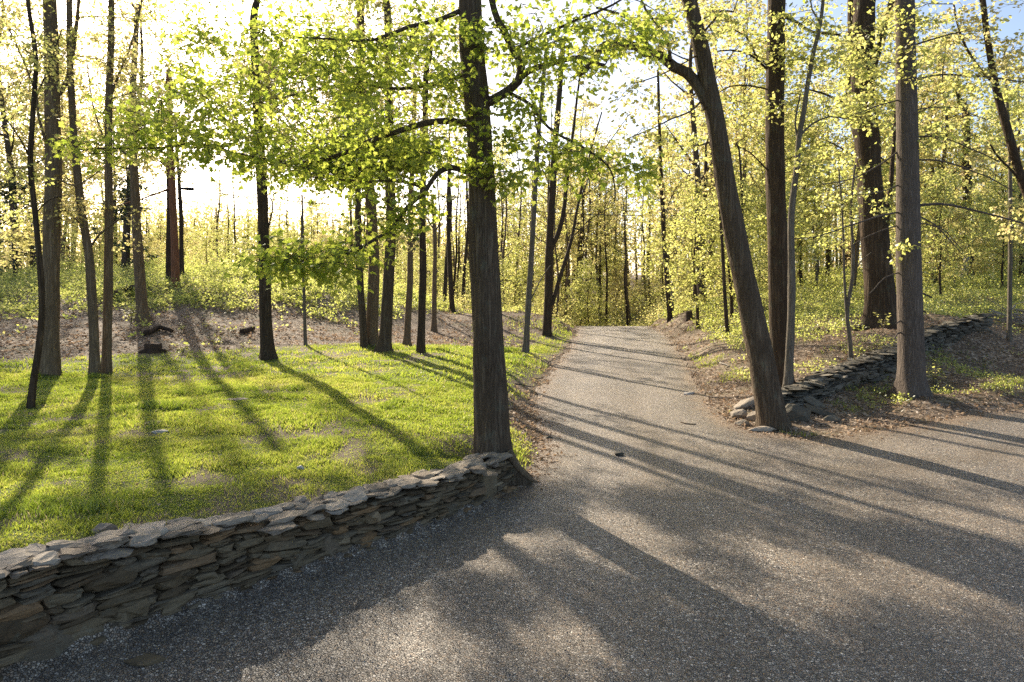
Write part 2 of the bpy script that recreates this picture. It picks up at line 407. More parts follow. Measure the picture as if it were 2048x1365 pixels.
LAWN_EDGE = np.array([(-9, 0), (-6.9, 1.6), (-5.5, 3.5), (-4.55, 4.9), (-3.85, 5.9), (-3.3, 6.6), (-2.7, 7.2), (-2.2, 7.75), (-1.75, 8.2), (-1.3, 8.75), (-.75, 9.4), (-.3, 9.95), (.1, 10.5), (.42, 11.2), (.5, 12.3), (.05, 13.2), (-.3, 14.5), (-.1, 16.5), (.45, 19), (1.1, 22.7), (2.0, 28.2), (2.9, 33.5), (3.4, 37), (2.6, 36), (1.2, 33), (.2, 28.5), (-2.0, 27), (-3.6, 26.5), (-6.0, 25.0), (-8.2, 22.8), (-10.0, 20.3), (-12.2, 18.6), (-16, 17.6), (-26, 17.5), (-26, 0)])
def lawn_in(x, y):
    return -poly_sd(LAWN_EDGE, x, y) + .16 * sstep(10.5, 9, y) + (fbm(x * 1.1, y * 1.1, 31) - .5) * .7 * sstep(8.8, 10.5, y + .3 * x * 0)
def turf_cover(x, y):    # 1 thick grass, 0 bare
    b = fbm(x * .75 + 3, y * .55, 41, 4)
    c = fbm(x * 2.6, y * 1.7, 47, 3)
    near_drive = np.where(y < 10.2, sstep(-.3, .1, lawn_in(x, y)), sstep(.1, 1.3, lawn_in(x, y)))
    v = sstep(.28, .54, b * .45 + c * .55) * (.35 + .65 * near_drive)
    bareband = np.exp(-((x + 1.6) ** 2 / 1.6 + (y - 10.6) ** 2 / .35))  # band of thinner grass left of the maple
    return np.clip(v - .8 * bareband, 0, 1)
LX = axis([(-26, -12, .6), (-12, 4, .16)]); LY = axis([(0, 4, .5), (4, 20, .16), (20, 38, .3)])
kind(grid_mesh('lawn', lawn_in, M_TURF, .004, lambda x, y: turf_cover(x, y) * .7 + .3 * fbm(x * 5, y * 5, 5), LX, LY), 'structure', 'patchy sunlit spring lawn above the stone wall')

# ------------------------------------------------------------------ scatter templates
def basis(d, n):
    d = d / np.linalg.norm(d, axis=1, keepdims=True)
    b = np.cross(d, n); b /= np.linalg.norm(b, axis=1, keepdims=True) + 1e-9
    n2 = np.cross(b, d)
    return b, d, n2
MAPLE_T = np.array([(0, 0, 0), (.16, .06, .02), (.42, -.02, -.05), (.34, .18, .0), (.56, .42, -.09), (.30, .44, .01), (.24, .60, -.02), (0, 1.0, -.12), (-.24, .60, -.02), (-.30, .44, .01), (-.56, .42, -.09), (-.34, .18, .0), (-.42, -.02, -.05), (-.16, .06, .02), (0, .36, .05)])
MAPLE_F = np.array([(14, i, i + 1) for i in range(0, 13)] + [(14, 13, 0)])
LEAF_T = np.array([(0, 0, 0), (.30, .45, -.06), (0, 1, -.05), (-.30, .45, -.06), (0, .5, .04)])
LEAF_F = np.array([(0, 1, 4), (1, 2, 4), (2, 3, 4), (3, 0, 4)])
QUAD_T = np.array([(0, 0, 0), (.34, .5, -.08), (0, 1, 0), (-.34, .5, -.08)])
QUAD_F = np.array([(0, 1, 2), (0, 2, 3)])
TEMPL = {'maple': (MAPLE_T, MAPLE_F), 'leaf': (LEAF_T, LEAF_F), 'quad': (QUAD_T, QUAD_F)}

def put_leaves(mb, p, size, d, n, tpl, m, rnd):
    T, Fc = TEMPL[tpl]
    k = len(T); c = len(p)
    if c == 0: return
    b, d, n = basis(d, n)
    V = p[:, None, :] + size[:, None, None] * (T[None, :, 0, None] * b[:, None] + T[None, :, 1, None] * d[:, None] + T[None, :, 2, None] * n[:, None])
    Fa = (Fc[None] + (np.arange(c) * k)[:, None, None]).reshape(-1, Fc.shape[1])
    mb.add(V.reshape(-1, 3), Fa, m, np.repeat(rnd, k))

def tube(mb, pts, rad, sides, m=0, rnd=.5, lump=0.0, cap=True, seed=0, root=None):
    pts = np.asarray(pts, float); n = len(pts); rad = np.broadcast_to(rad, (n,))
    t = np.gradient(pts, axis=0); t /= np.linalg.norm(t, axis=1, keepdims=True) + 1e-9
    ref = np.array([1., 0, 0]) if abs(t[0][0]) < .8 else np.array([0, 1., 0])
    u = ref - t[0] * ref.dot(t[0]); u /= np.linalg.norm(u)
    ang = np.arange(sides) * 2 * PI / sides
    V = np.empty((n, sides, 3))
    for i in range(n):
        u = u - t[i] * u.dot(t[i]); u /= np.linalg.norm(u) + 1e-9
        w = np.cross(t[i], u)
        rr = rad[i] * np.ones(sides)
        if lump: rr = rr * (1 + lump * (vnoise(np.cos(ang) * 1.7 + seed, np.sin(ang) * 1.7 + i * .33, seed) - .5) * 2)
        if root is not None: rr = rr * (1 + root[i] * np.clip(np.cos(ang * 4 + seed) + .6 * np.cos(ang * 3 + seed * 2.3), -.3, 1.2))
        V[i] = pts[i] + rr[:, None] * (np.cos(ang)[:, None] * u + np.sin(ang)[:, None] * w)
    idx = np.arange(n * sides).reshape(n, sides)
    q = np.stack([idx[:-1], np.roll(idx[:-1], -1, 1), np.roll(idx[1:], -1, 1), idx[1:]], -1).reshape(-1, 4)
    mb.add(V.reshape(-1, 3), q, m, rnd)
    if cap and sides > 3:
        mb.f.append((idx[-1][None] + mb.n - n * sides, m))

def smooth_path(pts, step=.3):
    pts = np.asarray(pts, float)
    if len(pts) < 3:
        n = max(2, int(np.linalg.norm(pts[-1] - pts[0]) / step) + 1)
        return pts[0] + (pts[-1] - pts[0]) * np.linspace(0, 1, n)[:, None], np.linspace(0, len(pts) - 1, n)
    out = []; par = []
    for i in range(len(pts) - 1):
        p0 = pts[max(i - 1, 0)]; p1 = pts[i]; p2 = pts[i + 1]; p3 = pts[min(i + 2, len(pts) - 1)]
        n = max(2, int(np.linalg.norm(p2 - p1) / step))
        for t in np.arange(n) / n:
            out.append(.5 * ((2 * p1) + (p2 - p0) * t + (2 * p0 - 5 * p1 + 4 * p2 - p3) * t * t + (3 * p1 - p0 - 3 * p2 + p3) * t ** 3)); par.append(i + t)
    out.append(pts[-1]); par.append(len(pts) - 1)
    return np.array(out), np.array(par)

# ------------------------------------------------------------------ where the sun reaches the ground in the photograph (used to leave gaps in the crowns)
LIT = [np.array(p) for p in (
    [(430, 1365), (600, 1275), (700, 1240), (800, 1265), (900, 1250), (960, 1300), (1020, 1365), (1000, 1420), (400, 1420)],
    [(840, 1160), (1000, 1050), (1070, 1060), (1090, 1130), (1000, 1160), (930, 1150)],
    [(1240, 1040), (1330, 1070), (1470, 1200), (1380, 1180)],
    [(1420, 1070), (1560, 1095), (1800, 1250), (1650, 1215)],
    [(1640, 1120), (1720, 1120), (2048, 1290), (2048, 1330)],
    [(1500, 1180), (1590, 1185), (1900, 1365), (1770, 1365)],
    [(1800, 1130), (2048, 1235), (2048, 1275), (1790, 1165)],
    [(1100, 1180), (1160, 1180), (1290, 1290), (1230, 1290)],
    [(1090, 870), (1250, 900), (1420, 960), (1350, 985), (1200, 950), (1080, 930)],
    [(1060, 770), (1180, 650), (1310, 650), (1500, 840), (1420, 850), (1200, 790)],
    [(1640, 900), (2048, 880), (2048, 980), (1800, 930)],
    [(1340, 670), (1480, 645), (1720, 640), (1800, 690), (1640, 790), (1500, 760), (1380, 770)],
    [(0, 600), (500, 575), (720, 575), (900, 625), (920, 690), (450, 715), (0, 745)],
    [(0, 730), (420, 710), (950, 690), (950, 880), (700, 930), (430, 900), (0, 800)],
    [(120, 800), (420, 830), (700, 940), (560, 1000), (300, 1050), (120, 1060)],
)]
STREAK = np.array([(1060, 900), (1300, 905), (2100, 1030), (2100, 1420), (1020, 1420), (1060, 1180), (1150, 1000)])
def in_lit(p):
    h = p[:, 2]
    g = np.zeros(len(p))
    for _ in range(3):
        s = (h - g) / SUN[2]; gx_ = p[:, 0] - SUN[0] * s; gy_ = p[:, 1] - SUN[1] * s
        g = np.clip(H(gx_, gy_), -.5, 3.2)
    Yv = np.maximum(gy_, .5)
    px = CX + gx_ / Yv * F; py = HZ + (CAMH - g) / Yv * F
    ok = np.zeros(len(p), bool)
    for q in LIT: ok |= poly_sd(q, px, py) < np.clip(3.0 * (py - 700) * .075, 0, 26)
    u = gx_ * math.cos(AZ) - gy_ * math.sin(AZ); v = gx_ * math.sin(AZ) + gy_ * math.cos(AZ)
    ok |= (poly_sd(STREAK, px, py) < 0) & (vnoise(u * 1.25 + 3.1, v * .30, 55) * .7 + vnoise(u * 3.1, v * .8, 57) * .3 > .47)
    return ok & (gy_ > 4)

SHADE = np.array([(230, 1275), (700, 1128), (880, 1060), (1010, 985), (1150, 945), (1330, 960), (1600, 1010), (2048, 1100), (2048, 1560), (300, 1560)])
SGROUND = np.c_[rng.uniform(0, 2048, 60000), 560 + 1365 * 3 / rng.uniform(4.3, 10.5, 60000)]
SGROUND = SGROUND[poly_sd(SHADE, SGROUND[:, 0], SGROUND[:, 1]) < 0]
SGROUND = np.c_[(SGROUND[:, 0] - CX) / (SGROUND[:, 1] - HZ) * CAMH, F * CAMH / (SGROUND[:, 1] - HZ)]
def shade_sprays(axis_pts, zlo, zhi, rad, n):
    """extra sprays added to a crown to cast shade on the gravel before the wall"""
    k = rng.integers(0, len(SGROUND), 60000); h = rng.uniform(zlo, zhi, 60000); t = h / SUN[2]
    p = np.c_[SGROUND[k] + SUN[None, :2] * t[:, None], h]
    ax = np.c_[np.interp(h, axis_pts[:, 2], axis_pts[:, 0]), np.interp(h, axis_pts[:, 2], axis_pts[:, 1])]
    ok = np.linalg.norm(p[:, :2] - ax, axis=1) < rad * np.sqrt(np.clip(1 - ((h - (zlo + zhi) / 2) / (zhi - zlo) * 1.5) ** 2, .15, 1))
    px = CX + p[:, 0] / p[:, 1] * F; py = HZ - (h - CAMH) / p[:, 1] * F
    ok &= (py < -10) | ((px > 240) & (px < 930) & (py < 330) & (py > 30) & (rng.uniform(0, 1, len(py)) < .30))
    p = p[ok]
    if len(p) == 0: return p
    c = p[:max(3, n // 5)]; k = rng.integers(0, len(c), n)
    return c[k] + rng.normal(0, .26, (n, 3))

# ------------------------------------------------------------------ trees
def unit(v): return v / (np.linalg.norm(v, axis=-1, keepdims=True) + 1e-9)

def crown_mesh(name, skel, skelr, att, barkm, leafm, tpl, size, per, spread, parent, origin, twig=3, droop=.35, sides=4, mb=None):
    """twigs grown from the limbs to each foliage spray, with the leaves of the spray"""
    mb = mb or MB()
    Pk = np.array(skel); Rk = np.array(skelr)
    cap = len(Pk) + len(att) * 14 + 10
    PA = np.empty((cap, 3)); RA = np.empty(cap); n = len(Pk); PA[:n] = Pk; RA[:n] = Rk
    d0 = np.array([np.min(np.sum((Pk - a) ** 2, 1)) for a in att]) if len(att) else np.array([])
    for ai in np.argsort(d0):
        a = att[ai]
        dv = a - PA[:n]; d = np.linalg.norm(dv, axis=1)
        cost = d + .7 * np.maximum(0, -dv[:, 2]) + .25 * np.maximum(0, dv[:, 2] - d * .8)
        i = int(np.argmin(cost)); p = PA[i]; dist = d[i]
        if dist > .08:
            k = int(np.clip(dist / .35, 3, 12))
            t = np.linspace(0, 1, k)[:, None]
            c = (p + a) / 2 + rng.normal(0, .10 * dist, 3) + np.array([0, 0, .10 * dist])
            path = (1 - t) ** 2 * p + 2 * t * (1 - t) * c + t * t * a + rng.normal(0, .018 * min(dist, 1.5), (k, 3)) * (t * (1 - t) * 4)
            r0 = min(RA[i] * .8, .006 + .012 * dist)
            rr = np.linspace(r0, min(.005, r0), k)
            tube(mb, path, rr, sides if r0 > .012 else 3, 0, .5, cap=False)
            m_ = min(k - 1, cap - n); PA[n:n + m_] = path[1:1 + m_]; RA[n:n + m_] = rr[1:1 + m_]; n += m_
        # the spray: short twigs, leaves at their ends
        ps = []; base = []
        for _ in range(twig):
            v = unit(rng.normal(0, 1, 3) * np.array([1, 1, .45])); e = a + v * spread * rng.uniform(.4, 1.0)
            e[2] -= droop * .3 * spread
            tube(mb, np.array([a, (a + e) / 2 + rng.normal(0, .02, 3), e]), [.0048, .004, .003], 3, 0, .5, cap=False)
            m_ = per // twig
            tt = rng.uniform(.35, 1.1, m_)[:, None]
            ps.append(a + (e - a) * tt + rng.normal(0, .22 * spread, (m_, 3)) * np.array([1, 1, .6])); base.append(np.repeat(v[None], m_, 0))
        ps = np.concatenate(ps); base = np.concatenate(base); m_ = len(ps)
        dd = unit(base * .6 + rng.normal(0, .7, (m_, 3)) * np.array([1, 1, .5]) + np.array([0, 0, -droop]))
        nn = unit(np.array([0, 0, 1.0]) + rng.normal(0, .95 if tpl == 'quad' else .75, (m_, 3)))
        put_leaves(mb, ps, size * rng.uniform(.6, 1.25, m_), dd, nn, tpl, 1, np.clip(rng.normal(.45, .22, m_) + rng.normal(0, .12), 0, 1))
    if not mb.v: return None
    return mb.build(name, [barkm, leafm], parent, True, origin)

def ell(px, py, rx, ry, Y, dY, n):
    """n foliage sprays around a spot seen in the photograph, spread in depth"""
    u = unit(rng.normal(0, 1, (n, 3))) * (rng.uniform(0, 1, (n, 1)) ** .55)
    return np.array([P(px + a[0] * rx, py + a[1] * ry, Y + a[2] * dY) for a in u])

def carve(att, p=.85):
    if len(att) == 0: return att
    return att[~(in_lit(att) & (rng.uniform(0, 1, len(att)) < p))]

def mk_tree(name, label, Y, path, w, barkm, leafm=None, limbs=(), spots=(), top=None, auto=None, tpl='quad', size=.08, per=24, spread=.45, twig=3, cat='tree', group=None, flare=1.25, carvep=.95, sides=12, droop=.3, lean=0.0, lump=.10, shade=None):
    """path: trunk pixels from the base up; w: widths in pixels at base and at the last point; limbs: (pixels, w0, w1, depth change); spots: foliage ellipses"""
    base = P(*path[0], Y); gz = H1(base[0], base[1]); base[2] = gz
    pts = [P(px, py, Y + lean * i) for i, (px, py) in enumerate(path)]
    pts[0] = base.copy()
    r0 = w[0] / 2 / F * Y; r1 = w[1] / 2 / F * Y
    zl = pts[-1][2]
    rads = [r0 + (r1 - r0) * (p[2] - gz) / max(zl - gz, .1) for p in pts]
    if top and top > zl + .5:
        d = unit(pts[-1] - pts[-2]); d = unit(d * np.array([.6, .6, 1])); k = 4
        for j in range(1, k + 1):
            q = pts[-1] + d * (top - zl) / k + np.array([rng.normal(0, .18), rng.normal(0, .18), 0]); pts.append(q); rads.append(r1 * (1 - j / k * .88))
    o = thing(name, label, cat, tuple(base), group)
    sp, par = smooth_path(pts, .2)
    rr = np.interp(par, np.arange(len(pts)), rads)
    z = sp[:, 2] - gz
    rr = rr * (1 + (flare - 1) * np.exp(-z / .28))
    sp2 = np.vstack([sp[0] - np.array([0, 0, .25]), sp]); rr2 = np.r_[rr[0] * 1.05, rr]
    zr = np.r_[-.1, z]; mb = MB(); tube(mb, sp2, rr2, sides if flare < 1.3 else max(sides, 16), 0, .5, lump=lump, seed=int(rng.integers(1, 999)), root=(flare - 1) * .85 * np.exp(-np.maximum(zr, 0) / .22))
    mb.build('trunk', [barkm], o, True, base)
    skel = [s for s, q in zip(sp, z) if q > 1.2]; skr = [r for r, q in zip(rr, z) if q > 1.2]
    if not skel: skel = list(sp); skr = list(rr)
    for lp, a, b, dY in limbs:
        n = len(lp); ys = Y + dY * np.linspace(0, 1, n)
        q, par = smooth_path([P(px, py, yy) for (px, py), yy in zip(lp, ys)], .18)
        lr = np.interp(par, [0, n - 1], [a / 2 / F * Y, b / 2 / F * Y])
        q = q + np.cumsum(rng.normal(0, .006, q.shape), 0) * np.minimum(1, np.arange(len(q)) / 4)[:, None]
        lm = MB(); tube(lm, q, lr, 8, 0, .5, lump=.08, seed=int(rng.integers(1, 999)))
        lm.build('limb', [barkm], o, True, base)
        skel += list(q[2:]); skr += list(lr[2:])
    att = []
    for s in spots: att.append(ell(*s))
    if auto:
        zlo, zhi, rad, n = auto
        u = rng.uniform(0, 1, n) ** .8; zz = zlo + (zhi - zlo) * u
        prof = rad * np.sin(np.clip(.25 + .75 * u, 0, 1) * PI * .93) * np.sqrt(rng.uniform(.05, 1, n)); an = rng.uniform(0, 2 * PI, n)
        tx = np.interp(zz, [s[2] for s in sp], [s[0] for s in sp]); ty = np.interp(zz, [s[2] for s in sp], [s[1] for s in sp])
        att.append(np.c_[tx + prof * np.cos(an), ty + prof * np.sin(an), zz])
    if shade: att.append(shade_sprays(sp, *shade))
    if tpl == 'quad': per = int(per * 1.75); size = size * 1.3
    if att and leafm is not None:
        att = carve(np.concatenate(att), carvep)
        att = att[att[:, 2] > H(att[:, 0], att[:, 1]) + .5]
        if len(att): crown_mesh('crown', skel, skr, att, barkm, leafm, tpl, size, per, spread, o, base, twig, droop)
    return o

# ---- the big maple at the end of the wall
mk_tree('maple_tree', 'large maple with thick furrowed trunk standing at the end of the lawn wall', 10.15,
    [(987, 905), (982, 800), (976, 700), (972, 600), (968, 500), (965, 400), (960, 300), (952, 200), (944, 100), (940, 0), (938, -120), (934, -300)], (68, 38), B_MAPLE, M_MAPLE,
    limbs=[
        ([(935, 345), (900, 335), (872, 348), (853, 380), (815, 412), (788, 448), (745, 480), (690, 505), (620, 522), (560, 520)], 13, 3, -1.0),
        ([(940, 250), (900, 243), (855, 248), (800, 264), (740, 286), (690, 308), (620, 325), (555, 323), (475, 306), (400, 286), (330, 294), (230, 297), (160, 300)], 15, 3, .6),
        ([(850, 378), (800, 362), (720, 362), (650, 355), (590, 348)], 7, 3, .8),
        ([(925, 20), (880, 40), (820, 57), (754, 82), (680, 84), (600, 80)], 11, 2.5, -1.0),
        ([(930, 150), (880, 165), (800, 180), (700, 170), (600, 190), (480, 215)], 10, 3, 1.6),
        ([(975, 205), (1000, 192), (1035, 165), (1041, 128), (1024, 100), (1004, 58), (988, 20), (970, -60)], 20, 12, -.3),
        ([(1030, 168), (1050, 148), (1075, 136), (1110, 126), (1163, 114), (1185, 124), (1214, 133)], 14, 8, .7),
        ([(1018, 186), (1045, 200), (1062, 214), (1080, 240), (1112, 268), (1160, 292), (1205, 322), (1226, 355), (1230, 405)], 8, 2.5, -.8),
        ([(1068, 225), (1075, 262), (1100, 292), (1140, 300)], 4, 2, -.4),
        ([(1024, 100), (1090, 70), (1160, 40), (1230, 10), (1300, -40)], 8, 3, -.9),
    ],
    spots=[(700, 170, 220, 130, 10, 2, 44), (430, 205, 170, 100, 10.2, 1.6, 33), (300, 255, 150, 60, 10.4, 1.2, 21), (560, 292, 200, 50, 10.2, 1.6, 28), (790, 320, 110, 80, 10, 1.4, 14),
           (800, 75, 140, 90, 9.6, 1.8, 21), (560, 95, 170, 90, 9.8, 1.8, 23), (610, 345, 170, 34, 10.3, 1.3, 12), (600, 512, 125, 36, 9.2, 0.9, 30), (705, 488, 60, 40, 9.4, 0.7, 9), (790, 430, 60, 50, 9.6, 0.7, 8), (830, 400, 40, 30, 9.7, 0.5, 4),
           (1090, 90, 130, 90, 9.7, 1.6, 23), (1055, 225, 60, 55, 9.8, 0.8, 8), (1085, 300, 100, 36, 9.5, 0.8, 11), (1175, 315, 80, 28, 9.4, 0.7, 9), (1220, 45, 110, 60, 9.4, 1.2, 15), (1275, 335, 60, 16, 9.3, 0.5, 5), (1010, 340, 40, 60, 9.9, 0.6, 6),
           (955, 225, 26, 26, 9.7, 0.2, 2), (965, 325, 34, 24, 9.7, 0.2, 4), (990, 270, 30, 20, 9.8, 0.3, 2), (960, 60, 40, 40, 9.7, 0.3, 5), (900, 180, 50, 70, 9.8, 1, 9), (180, 285, 55, 30, 10.6, 0.6, 8), (380, 60, 90, 50, 10.4, 1.4, 8), (880, 290, 40, 50, 9.8, 0.5, 5),
           (740, 220, 220, 130, 12.8, 1.6, 10), (470, 240, 220, 110, 12.6, 1.5, 8), (640, 80, 240, 80, 12.4, 1.6, 11), (1040, 110, 110, 100, 12.4, 1.4, 10)],
    shade=(4.2, 13.5, 6.5, 520), top=13.5, auto=(6.4, 13.5, 5.8, 300), tpl='maple', size=.088, per=32, spread=.50, twig=4, flare=1.5, sides=20, droop=.5, carvep=.96, lump=.13)

# ---- left group
mk_tree('young_tree', 'thin crooked dark sapling trunk curving up at the left end of the lawn', 12.6, [(62, 815), (66, 770), (78, 690), (84, 600), (73, 450), (61, 330), (66, 230), (72, 120), (58, 20), (40, -120)], (13, 7), B_OAK, M_YOUNG,
    limbs=[([(62, 320), (40, 280), (10, 240)], 4, 2, -.5), ([(66, 210), (90, 150), (120, 60)], 4, 2, .5), ([(70, 430), (100, 400), (140, 390)], 3, 2, .3)],
    spots=[(60, 120, 70, 110, 12.6, 1.2, 26), (40, 330, 60, 60, 12.6, 1, 8)], top=9.5, auto=(6, 9.5, 1.8, 26), size=.06, per=15, sides=9, flare=1.2)
mk_tree('tall_tree', 'stout pale grey trunk standing behind the thin crooked sapling on the left lawn', 16.3, [(100, 752), (101, 600), (104, 450), (107, 350), (105, 200), (103, 90), (100, 0), (98, -200)], (34, 22), B_TAN, M_YOUNG,
    limbs=[([(112, 195), (135, 160), (150, 80), (160, -40)], 10, 6, .5), ([(108, 330), (80, 250), (65, 170), (20, 60)], 6, 3, -.6), ([(104, 350), (150, 370), (200, 340)], 4, 2, -.5)],
    spots=[(90, 60, 90, 90, 16.3, 1.6, 24), (60, 430, 70, 60, 17, 1.3, 12)], shade=(5, 15, 4.5, 120), top=15, auto=(6, 15, 3.6, 150), size=.075, per=16)
mk_tree('tall_tree', 'slim tan trunk at the lawn edge, left one of the close pair', 16.5, [(190, 748), (187, 650), (182, 560), (177, 500), (165, 430), (155, 350), (146, 240), (140, 100), (138, -60)], (18, 10), B_TAN, M_GOLD,
    limbs=[([(178, 500), (200, 470), (240, 440), (280, 420)], 5, 2, -.6), ([(170, 455), (130, 420), (90, 400)], 5, 2, .6)],
    spots=[(230, 420, 100, 60, 16.2, 1.3, 46), (120, 400, 90, 60, 16.8, 1.2, 34), (200, 500, 80, 36, 16, .8, 20), (60, 480, 70, 60, 17, 1, 20), (150, 160, 70, 90, 16.5, 1.2, 10)], top=11, auto=(5, 11, 2.4, 50), size=.075, per=20)
mk_tree('tall_tree', 'slim tan trunk at the lawn edge, right one of the close pair', 17, [(213, 745), (215, 640), (217, 540), (218, 420), (217, 300), (218, 200), (222, 80), (224, -60)], (18, 11), B_TAN, M_GOLD,
    limbs=[([(218, 200), (245, 130), (270, 60), (290, -20)], 6, 3, .4), ([(217, 300), (190, 220), (175, 120)], 4, 2, .4)],
    spots=[(240, 120, 70, 110, 17, 1.3, 22), (300, 190, 60, 50, 17, 1.2, 10)], top=14, auto=(6, 14, 2.8, 80), size=.075, per=14)
mk_tree('tall_tree', 'pinkish brown trunk with flared foot rising from the leaf litter bank beside the low stump', 24, [(286, 640), (280, 560), (275, 480), (269, 350), (264, 240), (268, 140), (275, 20)], (21, 9), B_TAN, M_GOLD,
    spots=[(290, 480, 80, 50, 24, 1.5, 30), (310, 400, 70, 50, 24.5, 1.5, 24), (420, 430, 60, 50, 25, 1.5, 14)], top=13, auto=(9.5, 13, 2.3, 24), size=.085, per=16, flare=1.5)
mk_tree('bare_tree', 'straight reddish brown bare trunk on top of the grassy bank, with short dead limbs', 30, [(352, 576), (350, 500), (347, 430), (344, 360), (341, 300), (339, 220), (338, 140)], (15, 11), B_RED, M_GOLD,
    limbs=[([(342, 345), (330, 330), (318, 322), (300, 308), (285, 295)], 4, 2, .4), ([(341, 350), (352, 334), (370, 326), (376, 308)], 3, 1.5, -.3), ([(343, 375), (310, 390), (270, 402), (225, 415)], 4, 2, -.8)], top=12.5, spots=[(345, 120, 50, 60, 30, 1.5, 10)], size=.1, per=14)
mk_tree('bare_tree', 'thin blackish trunk pressed close behind the reddish trunk on the bank', 31, [(337, 573), (337, 500), (338, 430), (337, 360), (332, 320)], (11, 7), B_ROT, None, sides=8)
mk_tree('bare_tree', 'forked grey dead tree beside the reddish trunk, carrying the black cable clamp', 34, [(364, 577), (363, 500), (362, 430), (359, 380), (358, 350), (353, 300), (352, 240)], (10, 5), B_OAK, None,
    limbs=[([(359, 355), (364, 320), (367, 290)], 3, 1.5, 0), ([(360, 352), (372, 330), (385, 318), (393, 300)], 2.5, 1.2, 0), ([(362, 392), (353, 400), (349, 410)], 2.5, 1.5, 0), ([(370, 340), (374, 345), (378, 360)], 1.5, 1, 0)], sides=8, top=11)
mk_tree('tall_tree', 'dark straight trunk standing alone at the middle back of the lawn, left of the maple', 20.7, [(535, 718), (531, 620), (529, 520), (526, 420), (522, 340), (517, 260), (512, 160), (508, 40)], (25, 15), B_OAK, M_YOUNG,
    limbs=[([(530, 480), (545, 420), (540, 395)], 4, 2, .3)],
    spots=[(500, 200, 100, 110, 20.7, 2, 20), (560, 350, 60, 40, 20.7, 1.4, 8)], shade=(5, 14, 5.5, 640), top=14, auto=(6.2, 14, 3.8, 160), size=.085, per=16, flare=1.35)
mk_tree('sapling', 'very thin straight sapling behind the drooping maple bough at the lawn edge', 23.7, [(611, 698), (609, 620), (607, 540), (606, 460), (604, 390)], (7, 4), B_GREY, M_YOUNG, spots=[(606, 420, 40, 50, 23.7, .8, 8)], size=.075, per=14, sides=7)
mk_tree('tall_tree', 'slender trunk at the left of the tight row of trunks behind the maple', 23.6, [(729, 694), (724, 620), (720, 560), (717, 480), (716, 400), (717, 280), (720, 160), (722, 20)], (15, 9), B_MAPLE, M_YOUNG, spots=[(700, 380, 60, 60, 23.6, 1.6, 10)], top=13, auto=(7, 13, 3, 120), size=.085, per=15, sides=9)
mk_tree('tall_tree', 'broad brown trunk touching the slender one in the row behind the maple', 24, [(742, 692), (746, 600), (748, 520), (744, 450), (738, 360), (732, 270), (724, 140), (720, 0)], (25, 15), B_TAN, M_GOLD, limbs=[([(738, 380), (755, 300), (775, 230)], 6, 3, .5)], spots=[(760, 430, 70, 70, 24, 1.6, 16)], shade=(6, 15, 5, 560), top=15, auto=(7, 14, 3.3, 120), size=.085, per=16, flare=1.4)
mk_tree('tall_tree', 'brown trunk leaning slightly right in the middle of the row behind the maple', 22.6, [(769, 706), (773, 640), (777, 560), (781, 480), (782, 400), (780, 300), (777, 180), (775, 20)], (24, 14), B_MAPLE, M_GOLD, spots=[(800, 480, 50, 60, 22.6, 1.4, 9)], shade=(6, 15, 5, 560), top=15, auto=(7, 14, 3.3, 120), size=.085, per=16, flare=1.4)
mk_tree('tall_tree', 'thin tan trunk bowing right, set back in the row behind the maple', 25.6, [(813, 689), (817, 620), (820, 560), (821, 480), (822, 400), (826, 300), (830, 180)], (14, 8), B_TAN, M_GOLD, spots=[(830, 430, 50, 60, 25.6, 1.5, 10)], top=12, auto=(6.8, 12, 2.8, 110), size=.085, per=15, sides=9, flare=1.4)
mk_tree('tall_tree', 'dark upright trunk nearest to the maple on its left side', 22.2, [(841, 708), (844, 620), (846, 540), (845, 450), (846, 380), (850, 280), (852, 150)], (16, 11), B_OAK, M_YOUNG, spots=[(850, 330, 50, 50, 22.2, 1.3, 8)], top=12, auto=(6.8, 12, 2.8, 110), size=.085, per=15, sides=10)
mk_tree('evergreen_tree', 'small sparse evergreen with tan trunk and dark flat needle sprays left of the maple trunk', 33, [(868, 663), (869, 580), (870, 500), (868, 440), (864, 395)], (11, 6), B_TAN, M_NEEDLE, limbs=[([(869, 470), (885, 430), (890, 410)], 3, 2, 0), ([(868, 460), (850, 430), (845, 410)], 3, 2, 0)],
    spots=[(880, 400, 55, 16, 33, 1.6, 26), (895, 420, 35, 14, 33, 1.2, 12), (830, 470, 30, 30, 33, 1, 5)], size=.16, per=26, spread=.5, sides=8)
for lab, px_, Y_, h_ in (('dark cedar like evergreen on the left bank behind the pinkish trunk', 255, 38, 5.5), ('dark evergreen at the far left behind the stout pale trunk', 30, 36, 5.0)):
    q = G(px_, 575); q = np.array([(px_ - CX) / F * Y_, Y_, 0]); z_ = H1(q[0], q[1]); yb = HZ + (CAMH - z_) / Y_ * F; yt = HZ + (CAMH - z_ - h_) / Y_ * F
    mk_tree('evergreen_tree', lab, Y_, [(px_, yb), (px_ + 2, (yb + yt) / 2), (px_, yt)], (9, 3), B_OAK, M_NEEDLE, auto=(z_ + .6, z_ + h_ + .3, 1.5, 44), size=.14, per=22, spread=.5, sides=8, carvep=.5)
mk_tree('tall_tree', 'slim blackish trunk far back on the bank just left of the maple trunk', 40, [(905, 626), (900, 540), (897, 460), (897, 380), (902, 300)], (11, 6), B_OAK, M_GOLD, spots=[(900, 350, 60, 70, 40, 2, 14)], top=11, size=.11, per=16, sides=8)

